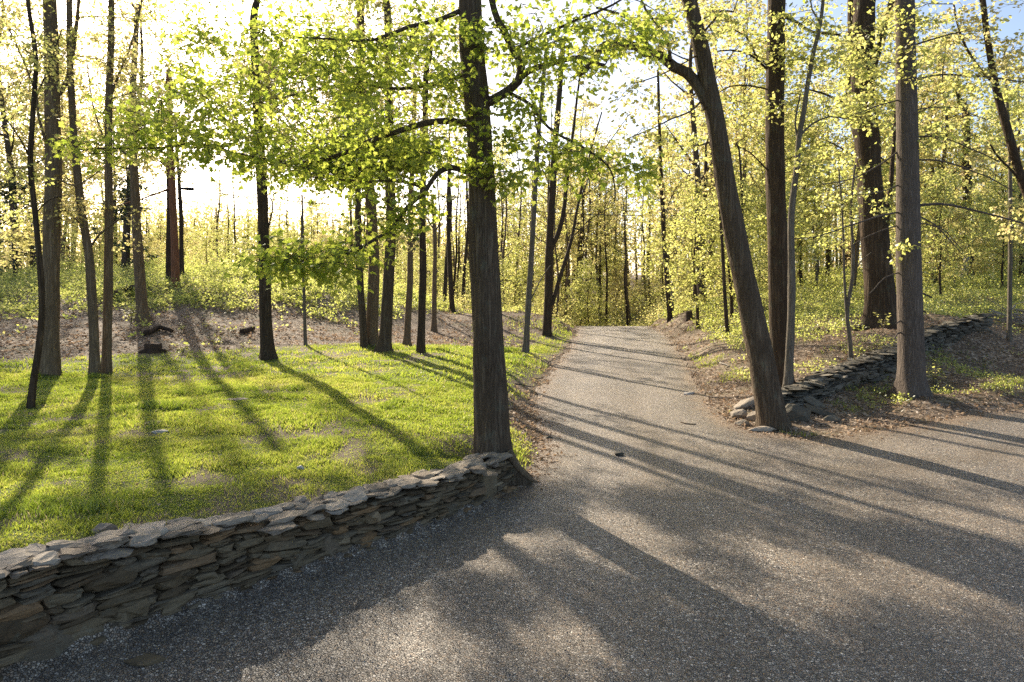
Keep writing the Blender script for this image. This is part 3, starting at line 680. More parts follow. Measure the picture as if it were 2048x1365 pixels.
# ---- between the maple and the driveway
mk_tree('tall_tree', 'slender light grey trunk leaning right on the grass verge just right of the maple', 25, [(1051, 706), (1056, 620), (1061, 540), (1067, 440), (1072, 350), (1076, 280), (1084, 190), (1094, 80)], (13, 7), B_GREY, M_YOUNG, limbs=[([(1062, 600), (1080, 560), (1100, 530)], 2.5, 1.5, .3)], spots=[(1090, 260, 60, 80, 25, 1.5, 8)], top=12, auto=(9.5, 12, 2, 12), size=.085, per=12, sides=9)
mk_tree('tall_tree', 'forked dark tree on the left verge near the driveway crest', 33.5, [(1094, 672), (1096, 600), (1098, 520), (1101, 450), (1106, 370), (1110, 290), (1118, 200), (1126, 80)], (18, 9), B_OAK, M_GOLD,
    limbs=[([(1100, 500), (1115, 470), (1126, 430), (1133, 370), (1140, 300), (1150, 220), (1165, 120)], 11, 4, .5), ([(1104, 610), (1115, 570), (1130, 520), (1145, 470), (1157, 410), (1170, 350), (1185, 290), (1205, 220)], 9, 3, .8), ([(1103, 400), (1090, 350), (1070, 320)], 3, 1.5, -.4), ([(1140, 480), (1180, 440), (1220, 415)], 2.5, 1.5, .3), ([(1160, 400), (1190, 330), (1230, 270), (1260, 230)], 3, 1.2, .3)],
    spots=[(1130, 300, 110, 120, 33.5, 2, 22)], top=15, size=.10, per=12)
mk_tree('tall_tree', 'thin tall trunk on the mound at the right end of the driveway crest', 40, [(1340, 637), (1334, 560), (1328, 480), (1324, 400), (1321, 320), (1318, 230), (1316, 140)], (11, 5), B_OAK, M_GOLD, limbs=[([(1326, 450), (1340, 400), (1360, 360)], 3, 1.5, .4), ([(1323, 380), (1300, 330), (1280, 300)], 2.5, 1.2, -.4)], spots=[(1320, 420, 60, 60, 40, 2, 14), (1320, 250, 50, 60, 40, 2, 6)], top=14, size=.12, per=14, sides=8)
mk_tree('tall_tree', 'short dark trunk leaning right among the shrubs right of the driveway crest', 40, [(1387, 614), (1394, 560), (1400, 520), (1405, 460), (1410, 400), (1412, 330)], (13, 7), B_ROT, M_YOUNG, limbs=[([(1400, 530), (1420, 545), (1440, 560)], 2, 1, 0)], spots=[(1410, 400, 60, 70, 40, 2, 18)], top=12, size=.12, per=16, sides=8)
mk_tree('sapling', 'thin dark sapling rooted in leaf litter at the right edge of the driveway', 27, [(1455, 676), (1450, 600), (1446, 520), (1441, 440), (1436, 370), (1430, 300)], (9, 4), B_OAK, M_YOUNG, limbs=[([(1447, 560), (1425, 545), (1405, 548)], 2, 1, 0)], spots=[(1440, 440, 60, 80, 27, 1.4, 20)], size=.085, per=14, sides=8, top=9)
mk_tree('sapling', 'thin dark sapling showing left of the leaning trunk, further back', 33, [(1486, 642), (1485, 560), (1483, 480), (1484, 400), (1478, 300)], (9, 4), B_OAK, M_YOUNG, spots=[(1480, 380, 50, 70, 33, 1.4, 14)], size=.10, per=14, sides=8, top=10)

# ---- right of the driveway
mk_tree('leaning_tree', 'thick forked trunk leaning left from the broken end of the right stone wall', 13.9,
    [(1548, 862), (1535, 790), (1520, 710), (1503, 630), (1487, 550), (1470, 470), (1455, 390), (1443, 310), (1428, 230), (1412, 150), (1398, 80), (1378, 0), (1350, -110), (1325, -240)], (54, 22), B_MAPLE, M_YOUNG,
    limbs=[([(1418, 215), (1400, 178), (1375, 145), (1350, 132), (1322, 110), (1291, 102), (1270, 88), (1222, 82), (1201, 92), (1188, 113), (1168, 138), (1150, 145)], 26, 12, .5),
           ([(1300, 105), (1285, 70), (1265, 45), (1235, 28), (1190, 15)], 10, 4, -.3), ([(1340, 122), (1335, 85), (1315, 50), (1290, 20), (1270, -30)], 8, 4, .4),
           ([(1400, 205), (1380, 225), (1345, 240), (1310, 258), (1260, 280)], 4, 2, -.3), ([(1395, 80), (1430, 40), (1445, 25), (1470, 28)], 5, 3, .2), ([(1395, 110), (1370, 125), (1320, 150), (1270, 165)], 3.5, 2, -.4)],
    spots=[(1280, 55, 110, 55, 13.7, 1.4, 18), (1190, 90, 60, 50, 13.8, 1, 8), (1240, 190, 70, 40, 13.6, 1, 7), (1400, 40, 100, 50, 13.9, 1.6, 14), (1290, 270, 60, 20, 13.6, .6, 4)], top=12, auto=(8.6, 13, 3.8, 90), size=.085, per=15, flare=1.25, sides=18, lump=.09)
mk_tree('tall_tree', 'dark straight trunk with ridged bark right behind the leaning trunk', 17.4,
    [(1563, 778), (1561, 690), (1558, 600), (1555, 500), (1552, 400), (1550, 300), (1550, 200), (1551, 100), (1553, 0), (1556, -160)], (41, 32), B_OAK, M_YOUNG,
    limbs=[([(1540, 135), (1510, 110), (1490, 75), (1460, 60)], 5, 2.5, -.4), ([(1540, 145), (1500, 110), (1460, 100), (1430, 104)], 5, 2.5, .3), ([(1538, 180), (1500, 172), (1460, 172), (1430, 190)], 4, 2, .3), ([(1545, 350), (1525, 330), (1500, 305), (1475, 290)], 4, 2, -.4), ([(1565, 30), (1600, 50), (1625, 65), (1680, 70)], 8, 4, -.4)],
    spots=[(1480, 80, 80, 70, 17.2, 1.5, 18), (1440, 230, 80, 36, 17, 1.2, 12), (1550, 220, 30, 20, 16.9, .2, 4), (1600, 110, 50, 60, 17, 1.4, 12), (1420, 290, 70, 26, 17, 1.2, 8), (1540, 40, 50, 50, 17, .6, 6)], top=16, auto=(9, 16, 4, 100), size=.09, per=17, flare=1.5, sides=16, lump=.10)
mk_tree('young_tree', 'slender smooth grey trunk with wavy stem rising in front of the dark straight trunk', 16.5,
    [(1576, 783), (1579, 700), (1583, 600), (1583, 520), (1582, 450), (1585, 400), (1594, 330), (1598, 275), (1608, 220), (1615, 170), (1628, 100), (1641, 45), (1650, -40)], (18, 6), B_GREY, M_YOUNG,
    limbs=[([(1600, 272), (1625, 248), (1660, 234), (1700, 240)], 5, 2, -.4), ([(1641, 46), (1625, 20), (1620, -30)], 4, 2, .2), ([(1597, 280), (1590, 250), (1600, 190)], 5, 3, .2)],
    spots=[(1660, 110, 60, 70, 16.5, 1.2, 18), (1690, 220, 60, 36, 16.2, 1, 14), (1620, 330, 40, 40, 16.4, .8, 8)], top=9.5, auto=(7.5, 9.8, 1.6, 14), size=.09, per=17, sides=10, flare=1.2)
mk_tree('sapling', 'thin forked sapling in the leaf litter between the leaning trunk and the old oak', 19, [(1702, 736), (1699, 680), (1694, 635), (1697, 600), (1704, 560), (1706, 500), (1702, 420), (1710, 330)], (9, 4), B_GREY, M_YOUNG,
    limbs=[([(1693, 630), (1690, 570), (1687, 500), (1684, 420), (1678, 340)], 6, 3, .2), ([(1704, 550), (1725, 520), (1745, 505)], 2.5, 1.5, -.3)], spots=[(1690, 400, 60, 50, 19, 1, 14), (1650, 470, 60, 30, 19, 1, 8)], size=.085, per=16, sides=8)
mk_tree('oak_tree', 'massive dark oak with flaring foot behind the right stone wall', 23,
    [(1764, 656), (1760, 610), (1757, 560), (1752, 500), (1746, 430), (1740, 360), (1733, 290), (1727, 230), (1724, 170), (1726, 90), (1730, 0), (1735, -120)], (55, 38), B_OAK, M_YOUNG,
    limbs=[([(1722, 270), (1706, 210), (1700, 160), (1703, 90), (1700, 0)], 30, 18, .8), ([(1735, 190), (1750, 120), (1770, 60), (1790, -20)], 18, 12, -.5), ([(1765, 520), (1772, 450), (1778, 380), (1785, 300), (1790, 220)], 13, 7, 1.2), ([(1735, 250), (1700, 215), (1650, 190), (1615, 180)], 7, 3, -1), ([(1730, 330), (1690, 300), (1650, 280)], 5, 2, 1)],
    spots=[(1750, 80, 120, 80, 22, 2.4, 40), (1700, 150, 90, 60, 22, 2, 22), (1770, 230, 80, 60, 22, 2, 22), (1680, 330, 70, 40, 22.5, 1.8, 16), (1790, 420, 60, 60, 23, 2, 18), (1740, 180, 60, 40, 21.4, .6, 8)], top=17, auto=(10, 17, 5, 120), size=.10, per=18, flare=1.75, sides=18, lump=.16)
mk_tree('pine_tree', 'grey flaky pine trunk with bare dead branches standing against the right stone wall', 16.5,
    [(1824, 790), (1822, 700), (1819, 600), (1817, 500), (1816, 400), (1815, 300), (1813, 200), (1811, 100), (1810, 0), (1809, -160)], (50, 31), B_PINE, M_YOUNG,
    limbs=[([(1830, 412), (1880, 408), (1930, 415), (1990, 430), (2060, 448)], 6, 3, -.6), ([(1800, 425), (1760, 432), (1700, 450), (1640, 470), (1590, 475)], 4, 1.8, -.8), ([(1832, 160), (1880, 150), (1960, 155), (2050, 165)], 5, 2.5, .5), ([(1830, 320), (1890, 322), (1960, 345), (2030, 380)], 4, 2, .4), ([(1832, 275), (1880, 275), (1940, 300), (2000, 325)], 4, 2, -.5),
           ([(1800, 300), (1760, 330), (1700, 360), (1640, 370)], 4, 1.8, .6), ([(1798, 370), (1760, 385), (1710, 392)], 3, 1.5, -.5), ([(1800, 450), (1740, 470), (1690, 500)], 3, 1.5, .4), ([(1832, 430), (1870, 450), (1900, 480), (1930, 515)], 3.5, 1.5, .4), ([(1830, 448), (1880, 455), (1925, 500)], 3, 1.5, -.4),
           ([(1800, 200), (1750, 215), (1690, 240)], 3.5, 1.5, -.4), ([(1800, 120), (1760, 130), (1700, 140)], 3.5, 1.5, .4), ([(1830, 90), (1880, 75), (1940, 60)], 4, 2, -.5), ([(1838, 585), (1855, 592), (1866, 598)], 5, 2, -.2), ([(1838, 620), (1852, 625)], 5, 2.5, -.2), ([(1803, 640), (1792, 648)], 4, 2, -.2), ([(1800, 545), (1770, 555), (1750, 575), (1735, 592)], 3, 1.2, -.5), ([(1805, 665), (1795, 668), (1790, 680)], 4, 2, -.3), ([(1800, 240), (1840, 225), (1900, 190)], 3, 1.5, -.6), ([(1830, 220), (1900, 215), (1970, 240)], 3, 1.5, .5)],
    spots=[(1810, 130, 50, 50, 16.1, .5, 9), (1815, 490, 22, 14, 16, .15, 3), (1830, 30, 70, 40, 16.3, 1, 8), (1920, 180, 80, 60, 16.6, 1.3, 16), (1890, 270, 60, 40, 16.5, 1, 10)], top=17, auto=(9, 17, 3, 60), size=.085, per=16, flare=1.35, sides=18, lump=.05)
mk_tree('sapling', 'thin straight grey sapling in front of the far end of the right stone wall', 22, [(2018, 678), (2019, 600), (2020, 520), (2020, 440), (2020, 350), (2017, 260), (2012, 160)], (9, 5), B_GREY, M_YOUNG, spots=[(2015, 200, 50, 110, 22, 1.4, 18)], size=.10, per=18, top=10, sides=8)
mk_tree('tall_tree', 'dark trunk in the green ground cover beside a pale leaning log, far right', 45, [(1937, 569), (1936, 520), (1936, 450), (1935, 400), (1933, 320), (1930, 220)], (21, 13), B_OAK, M_YOUNG, spots=[(1920, 440, 90, 60, 44, 3, 40), (1940, 300, 100, 80, 45, 3, 36), (1920, 180, 80, 80, 45, 3, 26)], top=17, size=.15, per=24, spread=.7, flare=1.6, sides=9)
mk_tree('leaning_tree', 'dark trunk slanting in from the right edge of the picture, with golden leaves', 20, [(2130, 690), (2110, 560), (2075, 440), (2040, 350), (2012, 250), (1990, 170), (1975, 80), (1960, -20)], (24, 10), B_OAK, M_GOLD,
    limbs=[([(1990, 170), (1945, 120), (1920, 70), (1905, 10)], 6, 3, .5), ([(2050, 370), (2000, 320), (1980, 290)], 5, 3, -.4)],
    spots=[(1960, 60, 70, 80, 20, 1.6, 20), (2020, 120, 50, 90, 20, 1.6, 18), (2020, 430, 50, 60, 21, 1.4, 16), (1985, 300, 60, 50, 20.5, 1.4, 12)], top=12, auto=(9, 13, 3, 30), size=.10, per=18)

# ------------------------------------------------------------------ woods behind: a few kinds grown once, then copied
def proto(name, h, r0, bare, rad, n, leafm, barkm, size, per, spread, crook):
    o = thing(name, '', 'tree', (0, 0, -500))
    k = 7
    pts = np.array([(rng.normal(0, crook) * (i > 0), rng.normal(0, crook) * (i > 0), h * i / (k - 1)) for i in range(k)])
    pts[:, :2] = np.cumsum(pts[:, :2], 0) * .5
    sp, par = smooth_path(pts, .5)
    rr = r0 * (1 - .9 * sp[:, 2] / h) * (1 + .4 * np.exp(-sp[:, 2] / .3))
    mb = MB(); tube(mb, np.vstack([sp[0] - [0, 0, .6], sp]), np.r_[rr[0], rr], 8, 0, .5, .08, seed=int(rng.integers(1, 999)))
    mb.build('trunk', [barkm], o)
    skel = list(sp[sp[:, 2] > bare * .7]); skr = list(rr[sp[:, 2] > bare * .7])
    lm = MB(); 
    for j in range(int(4 + h * .35)):
        z0 = rng.uniform(bare, h * .85); i = int(np.argmin(abs(sp[:, 2] - z0))); an = rng.uniform(0, 2 * PI); ln = rad * rng.uniform(.5, .95)
        e = sp[i] + np.array([math.cos(an) * ln, math.sin(an) * ln, ln * rng.uniform(.35, 1.1)])
        c = (sp[i] + e) / 2 + np.array([0, 0, -.08 * ln]) + rng.normal(0, .1, 3)
        q, pr = smooth_path([sp[i], c, e], .4); lr = np.linspace(rr[i] * .5, .012, len(q))
        tube(lm, q, lr, 5, 0, .5, cap=False); skel += list(q); skr += list(lr)
    u = rng.uniform(0, 1, n); zz = bare + (h + .4 - bare) * u
    prof = rad * np.sin(np.clip(.2 + .75 * u, 0, 1) * PI) * np.sqrt(rng.uniform(.02, 1, n)); an = rng.uniform(0, 2 * PI, n)
    ctr = np.array([np.interp(zz, sp[:, 2], sp[:, j]) for j in range(2)]).T
    att = np.c_[ctr[:, 0] + prof * np.cos(an), ctr[:, 1] + prof * np.sin(an), zz]
    crown_mesh('crown', skel, skr, att, barkm, leafm, 'quad', size, per, spread, o, (0, 0, 0), 2, .2, 3, lm)
    return o
def dup(root, loc, rz, sc):
    r = root.copy(); COL.objects.link(r); r.location = loc; r.rotation_euler = (0, 0, rz); r.scale = (sc, sc, sc)
    for ch in root.children:
        c = ch.copy(); COL.objects.link(c); c.parent = r
    return r
TALL = [proto('woodland_tree', 15, .17, 4.0, 3.0, 150, M_YOUNG, B_OAK, .20, 30, .75, .25), proto('woodland_tree', 17, .21, 5.0, 3.2, 150, M_GOLD, B_MAPLE, .20, 30, .75, .3),
        proto('woodland_tree', 13, .13, 3.0, 2.4, 130, M_YOUNG, B_GREY, .20, 28, .7, .3), proto('woodland_tree', 16, .15, 4.5, 2.6, 100, M_GOLD, B_TAN, .20, 26, .75, .35)]
LOW = [proto('understory_tree', 6.0, .06, 1.3, 2.3, 130, M_GOLD, B_GREY, .15, 32, .6, .2), proto('understory_tree', 7.5, .08, 1.6, 2.6, 150, M_YOUNG, B_OAK, .15, 32, .65, .25),
       proto('understory_tree', 4.5, .05, .8, 1.9, 110, M_GOLD, B_TAN, .14, 30, .55, .2), proto('understory_tree', 8.0, .10, 1.5, 2.0, 130, M_YOUNG, B_OAK, .16, 32, .6, .2)]
used = set()
def place(kindl, i, x, y, label, group, sc):
    src = kindl[i]; z = H1(x, y) - .1; rz = rng.uniform(0, 2 * PI)
    if id(src) in used: o = dup(src, (x, y, z), rz, sc)
    else: o = src; o.location = (x, y, z); o.rotation_euler = (0, 0, rz); o.scale = (sc, sc, sc); used.add(id(src))
    o['label'] = label; o['group'] = group
LBL = {('L', 'T'): ('tall thin woodland tree with sparse young leaves beyond the left bank', 'tall trees beyond the left bank'),
       ('L', 'S'): ('small bushy tree with golden green spring leaves on the left bank', 'small trees on the left bank'),
       ('C', 'T'): ('tall thin woodland tree beyond the crest of the driveway', 'tall trees beyond the driveway crest'),
       ('C', 'S'): ('small yellow green tree below the crest of the driveway', 'small trees beyond the driveway crest'),
       ('R', 'T'): ('tall thin woodland tree in the right hand woods behind the oak', 'tall trees behind the oak'),
       ('R', 'S'): ('small leafy yellow green tree in the woods behind the right stone wall', 'small trees behind the right wall')}
taken = []
def scatter(n, px0, px1, y0, y1, kindl, side, cls, mind, smin, smax, idx=None):
    k = 0; tries = 0
    while k < n and tries < n * 40:
        tries += 1
        y = y0 + (y1 - y0) * rng.uniform() ** .85; px = rng.uniform(px0, px1); x = (px - CX) / F * y
        if float(poly_sd(ROAD, np.array([x]), np.array([y]))[0]) < 1.2: continue
        if any((x - a) ** 2 + (y - b) ** 2 < mind ** 2 for a, b in taken): continue
        taken.append((x, y)); i = int(rng.integers(len(kindl))) if idx is None else int(rng.choice(idx))
        place(kindl, i, x, y, *LBL[(side, cls)], rng.uniform(smin, smax)); k += 1
THIN = [proto('woodland_tree', 14, .11, 5.5, 1.7, 26, M_GOLD, B_OAK, .17, 22, .6, .35), proto('woodland_tree', 16, .13, 6.0, 2.0, 28, M_YOUNG, B_TAN, .17, 22, .6, .4)]
scatter(20, -120, 260, 38, 75, TALL, 'L', 'T', 1.8, .95, 1.3, (1, 3, 3, 0))
scatter(12, 240, 640, 60, 100, THIN, 'L', 'T', 2.5, .8, 1.1)
scatter(18, 640, 1010, 44, 85, THIN, 'L', 'T', 2.0, .9, 1.35)
scatter(26, 250, 980, 78, 115, TALL, 'L', 'T', 2.5, .55, .8)
scatter(6, -80, 1000, 38, 46, LOW, 'L', 'S', 2.5, .36, .5)
scatter(26, -80, 1000, 46, 60, LOW, 'L', 'S', 2.0, .42, .62)
scatter(36, -80, 1000, 60, 100, LOW, 'L', 'S', 2.0, .7, 1.05, (0, 2, 2, 1))
scatter(22, 1000, 1340, 66, 110, TALL, 'C', 'T', 1.8, 1.0, 1.4, (1, 3, 3, 0))
scatter(18, 1000, 1340, 50, 80, THIN, 'C', 'T', 1.6, 1.0, 1.4)
scatter(16, 1000, 1340, 58, 90, LOW, 'C', 'S', 1.6, .7, 1.1)
scatter(62, 1330, 2130, 36, 95, TALL, 'R', 'T', 1.8, .9, 1.3)
scatter(36, 1330, 2130, 30, 75, LOW, 'R', 'S', 1.8, .6, 1.05)

# ------------------------------------------------------------------ stones
def _stone_unit(n):
    pts = []; idx = {}; faces = []
    def key(p): 
        k = tuple(np.round(p, 5))
        if k not in idx: idx[k] = len(pts); pts.append(np.array(p, float))
        return idx[k]
    g = np.linspace(-1, 1, n)
    for ax in range(3):
        for s in (-1, 1):
            for i in range(n - 1):
                for j in range(n - 1):
                    q = []
                    for a, b in ((0, 0), (1, 0), (1, 1), (0, 1)):
                        p = [0, 0, 0]; p[ax] = s; p[(ax + 1) % 3] = g[i + a]; p[(ax + 2) % 3] = g[j + b]; q.append(key(p))
                    faces.append(q if s > 0 else q[::-1])
    return np.array(pts), np.array(faces)
SU, SF = _stone_unit(4); BU, BF = _stone_unit(9)
def stone(mb, c, hd, along, rnd, tilt=(0, 0), rough=.12, m=0, p=5.0):
    """irregular block: c centre, hd half sizes (along, across, up), along = unit 2D direction"""
    q = SU / (np.sum(np.abs(SU) ** p, 1, keepdims=True) ** (1 / p))
    ph = rng.uniform(0, 6.28, (3, 3)); fr = rng.uniform(.8, 2.4, (3, 3))
    d = np.stack([np.sin(q @ fr[k] * 1.7 + ph[k].sum()) for k in range(3)], 1) * rough + rng.normal(0, rough * .42, q.shape)
    # broken corners in plan
    cut = rng.uniform(-.35, .35, 2)
    q = q + d * np.array([.8, .8, 1.2])
    q[:, 0] *= 1 + cut[0] * q[:, 1] * .5; q[:, 1] *= 1 + cut[1] * q[:, 0] * .5; q[:, 2] *= 1 + rng.uniform(-.3, .3) * q[:, 0]
    v = q * np.asarray(hd)
    v[:, 2] += v[:, 0] * tilt[0] + v[:, 1] * tilt[1]
    a = np.array([along[0], along[1], 0]); b = np.array([-along[1], along[0], 0])
    w = v[:, :1] * a + v[:, 1:2] * b + v[:, 2:3] * np.array([0, 0, 1]) + np.asarray(c)
    mb.add(w, SF, m, rnd)

def boulder(mb, c, hd, along, rnd, tilt=(0, 0)):
    """larger block with broken facets"""
    q = BU / (np.sum(np.abs(BU) ** 3.6, 1, keepdims=True) ** (1 / 3.6))
    for _ in range(15):          # chop flat facets off the corners
        nrm = unit(rng.normal(0, 1, 3)); k = rng.uniform(.58, .95); dd = q @ nrm - k; q = q - np.maximum(dd, 0)[:, None] * nrm
    q = q * 1.16
    q = q + (np.sin(q @ rng.normal(0, 3, (3, 3)) + rng.uniform(0, 6, 3)) * .03) + rng.normal(0, .012, q.shape)
    v = q * np.asarray(hd); v[:, 2] += v[:, 0] * tilt[0] + v[:, 1] * tilt[1]
    a = np.array([along[0], along[1], 0]); b = np.array([-along[1], along[0], 0])
    mb.add(v[:, :1] * a + v[:, 1:2] * b + v[:, 2:3] * np.array([0, 0, 1]) + np.asarray(c), BF, 0, rnd)

class Line:
    def __init__(s, pts):
        s.p = np.asarray(pts, float); s.l = np.r_[0, np.cumsum(np.linalg.norm(np.diff(s.p, axis=0), axis=1))]; s.n = s.l[-1]
    def at(s, t):
        x = np.interp(t, s.l, s.p[:, 0]); y = np.interp(t, s.l, s.p[:, 1]); e = .15
        d = np.array([np.interp(t + e, s.l, s.p[:, 0]) - np.interp(t - e, s.l, s.p[:, 0]), np.interp(t + e, s.l, s.p[:, 1]) - np.interp(t - e, s.l, s.p[:, 1])])
        return np.array([x, y]), d / np.linalg.norm(d)

def build_wall(name, label, pts, tops, bots, thick, side, fm, cm, course, seglen, group=None, capw=(.26, .16), caplen=(.16, .38), start=0.0, bould=()):
    ln = Line(pts); tl = ln.l
    top = lambda t: np.interp(t, tl, tops); bot = lambda t: np.interp(t, tl, bots)
    c0, _ = ln.at(ln.n * .5); org = np.array([c0[0], c0[1], float(bot(ln.n * .5))])
    o = thing(name, label, 'stone wall', tuple(org), group)
    f = MB()
    # earth core of the wall, a dark box added to stop light leaks
    ts = np.arange(start, ln.n + .01, .25); core = []
    for t in ts:
        p, d = ln.at(t); nrm = np.array([-d[1], d[0]]) * side
        a = p + nrm * .17; b = p + nrm * (thick - .05)
        core.append([(a[0], a[1], bot(t) - .25), (a[0], a[1], top(t) - .09), (b[0], b[1], top(t) - .09), (b[0], b[1], bot(t) - .25)])
    core = np.array(core); k = len(core); ii = np.arange(k * 4).reshape(k, 4)
    f.add(core.reshape(-1, 3), np.stack([ii[:-1], np.roll(ii[:-1], -1, 1), np.roll(ii[1:], -1, 1), ii[1:]], -1).reshape(-1, 4), 0, .02)
    f.add(core[-1], [[0, 1, 2, 3]], 0, .02); f.add(core[0], [[3, 2, 1, 0]], 0, .02)
    # coursed face
    hcur = {}
    frac = 0.0
    nb = int(round(np.mean([top(t) - bot(t) for t in ts]) / course))
    edges = np.linspace(0, 1, nb + 1); edges[1:-1] += rng.uniform(-.3, .3, nb - 1) / nb
    for r in range(nb):
        t = start + rng.uniform(-.2, 0)
        while t < ln.n:
            hh = (top(t) - bot(t) - .05)
            big = rng.uniform() < .14 and r < nb - 2
            sl = rng.uniform(*seglen) * (1.25 if big else 1) * (.7 + .6 * (edges[r + 1] - edges[r]) * nb / 1.0)
            p, d = ln.at(t + sl / 2); nrm = np.array([-d[1], d[0]]) * side
            z0 = bot(t) - .03 + edges[r] * hh; z1 = bot(t) - .03 + edges[r + 1] * hh + (hh / nb * .9 if big else 0)
            batter = .07 * (z0 - bot(t)) / max(hh, .1)
            dep = .13 + rng.uniform(-.015, .02)
            cc = p + nrm * (dep - .025 + batter + rng.uniform(-.032, .032))
            split = rng.uniform() < .28 and not big
            if split:
                zm = z0 + (z1 - z0) * rng.uniform(.35, .65)
                for za, zb in ((z0, zm), (zm, z1)):
                    stone(f, (cc[0], cc[1], (za + zb) / 2), (sl / 2 * 1.02, dep, (zb - za) / 2 * 1.02), d, rng.uniform(), (rng.normal(0, .08), 0), .13)
            else:
                stone(f, (cc[0], cc[1], (z0 + z1) / 2), (sl / 2 * 1.02, dep, (z1 - z0) / 2 * 1.02), d, rng.uniform(), (rng.normal(0, .07), 0), .13, p=5 if not big else 4)
            t += sl
    f.build('wall_face', [fm], o, False, org)
    # capstones: ragged overlapping slabs, flakes of slate between them
    for row, off in enumerate((capw[0] * .42, capw[0] * .95, capw[0] * 1.5)):
        t = start + rng.uniform(0, .15)
        while t < ln.n - .1:
            sl = rng.uniform(*caplen) * (1, .8, .7)[row]
            p, d = ln.at(t + sl); nrm = np.array([-d[1], d[0]]) * side
            w = capw[0] * rng.uniform(.6, 1.15) * .46
            an = rng.normal(0, .38); d2 = np.array([d[0] * math.cos(an) - d[1] * math.sin(an), d[0] * math.sin(an) + d[1] * math.cos(an)])
            cc = p + nrm * (off + rng.normal(0, .03)); th = rng.uniform(.014, .036)
            m_ = MB(); z = float(top(t + sl)) - th * .4 + rng.uniform(-.02, .022) - (.0, .0, .025)[row]
            rn = rng.uniform()
            stone(m_, (cc[0], cc[1], z), (sl, w, th), d2, rn, (rng.normal(0, .07), rng.normal(0, .13)), .2, p=rng.uniform(2.6, 4.5))
            for _ in range(int(rng.integers(0, 3))):
                sh = rng.normal(0, .09, 2)
                stone(m_, (cc[0] + sh[0], cc[1] + sh[1], z - th * rng.uniform(.9, 1.7)), (sl * rng.uniform(.5, .95), w * rng.uniform(.7, 1.1), th * rng.uniform(.4, .8)), d2, min(1, max(0, rn + rng.normal(0, .15))), (rng.normal(0, .07), rng.normal(0, .1)), .2, p=rng.uniform(2.6, 4))
            m_.build('capstone', [cm], o, False, org)
            t += sl * 2 * rng.uniform(.8, 1.0)
    for t, dz, hd, tilt, out_, rn in bould:
        p, d = ln.at(t); nrm = np.array([-d[1], d[0]]) * side; cc = p + nrm * (hd[1] - out_)
        m_ = MB(); boulder(m_, (cc[0], cc[1], bot(t) + dz), hd, d, rn, tilt)
        m_.build('boulder', [fm], o, False, org)
    return o
LW = Line(WALL)
def tpx(px, py):      # position along the left wall of a pixel at the foot of its face
    Y = CAMH * F / (py - HZ); q = np.array([(px - CX) / F * Y, Y])
    tt = np.linspace(0, LW.n, 600); d = [np.linalg.norm(LW.at(t)[0] - q) for t in tt]; return float(tt[int(np.argmin(d))])
build_wall('stone_wall', 'low dry stone retaining wall with slate capstones along the lawn edge, ending at the large maple', WALL, WTOP, np.zeros(len(WALL)) - .01, .46, 1, S_FACE, S_CAP, .070, (.10, .36), caplen=(.08, .22), bould=[
    (tpx(60, 1350), .15, (.33, .13, .25), (.12, 0), .015, .76), (tpx(255, 1265), .10, (.22, .12, .12), (.08, 0), .01, .52), (tpx(600, 1145), .11, (.13, .12, .12), (.1, 0), .02, .66), (tpx(668, 1118), .13, (.15, .12, .14), (.05, 0), .02, .78),
    (tpx(740, 1095), .10, (.13, .12, .11), (.05, 0), .02, .9), (tpx(985, 1000), .23, (.19, .14, .26), (.1, .1), .05, .5), (tpx(905, 1035), .10, (.20, .12, .12), (-.1, 0), .02, .72), (tpx(480, 1180), .07, (.24, .12, .075), (.03, 0), .01, .93), (tpx(690, 1065), .34, (.085, .12, .07), (0, 0), .03, .97)], start=1.0)

RW = np.array([(5.9, 15.35), (6.6, 15.55), (7.4, 16.05), (8.9, 17.45), (10.5, 18.65), (13.0, 20.85), (14.6, 22.0), (16.2, 23.05)])
RT_ = np.array([.38, .46, .58, .80, 1.02, 1.42, 1.62, 1.80]); RB_ = np.array([.05, .02, .0, .0, .12, .42, .58, .70])
build_wall('stone_wall', 'dark tumbled old stone wall climbing behind the pine on the right', RW, RT_, RB_, .6, 1, S_OLD, S_OLD, .085, (.16, .5), capw=(.34, .2), caplen=(.11, .30))

def rock(label, px, py, hd, rn, material, ang=0.0, tilt=(0, 0), sink=.35, cat='rock', group=None, p=3.2, name='rock', rough=.12):
    g = G(px, py); m_ = MB()
    boulder(m_, (0, 0, 0), hd, (math.cos(ang), math.sin(ang)), rn, tilt)
    o = m_.build(name, [material], None, False); o.location = (g[0], g[1], g[2] + hd[2] * (1 - 2 * sink)); return tag(o, label, cat, group)
rock('long grey slab propped up at the wall end, left of the leaning trunk', 1497, 812, (.42, .20, .10), .6, S_CAP, .5, (.25, 0), .2)
rock('squat grey block under the propped slab by the leaning trunk', 1481, 834, (.20, .16, .12), .7, S_CAP, .2, (.1, 0))
rock('small upright stone touching the left side of the leaning trunk', 1506, 838, (.13, .13, .13), .4, S_CAP, .9, (.1, 0))
rock('flat pale stone lying on the gravel edge before the leaning trunk', 1523, 862, (.26, .16, .05), .9, S_CAP, .1, (.05, 0))
rock('small half buried stone on the litter below the propped slab', 1486, 850, (.15, .12, .07), .5, S_CAP, .3)
rock('big rounded boulder close on the right of the leaning trunk foot', 1588, 838, (.28, .24, .24), .35, S_OLD, .3, (0, 0), .3)
rock('tilted brown slab of the fallen wall end, right of the rounded boulder', 1612, 806, (.34, .2, .12), .75, S_OLD, -.6, (-.3, .1), .2)
rock('dark flat stone over the litter at the lower wall end', 1640, 828, (.30, .2, .09), .3, S_OLD, -.4, (-.25, 0), .25)
rock('mossy lump sunk in leaf litter right of the wall end', 1664, 842, (.16, .13, .09), .6, S_OLD, .4)
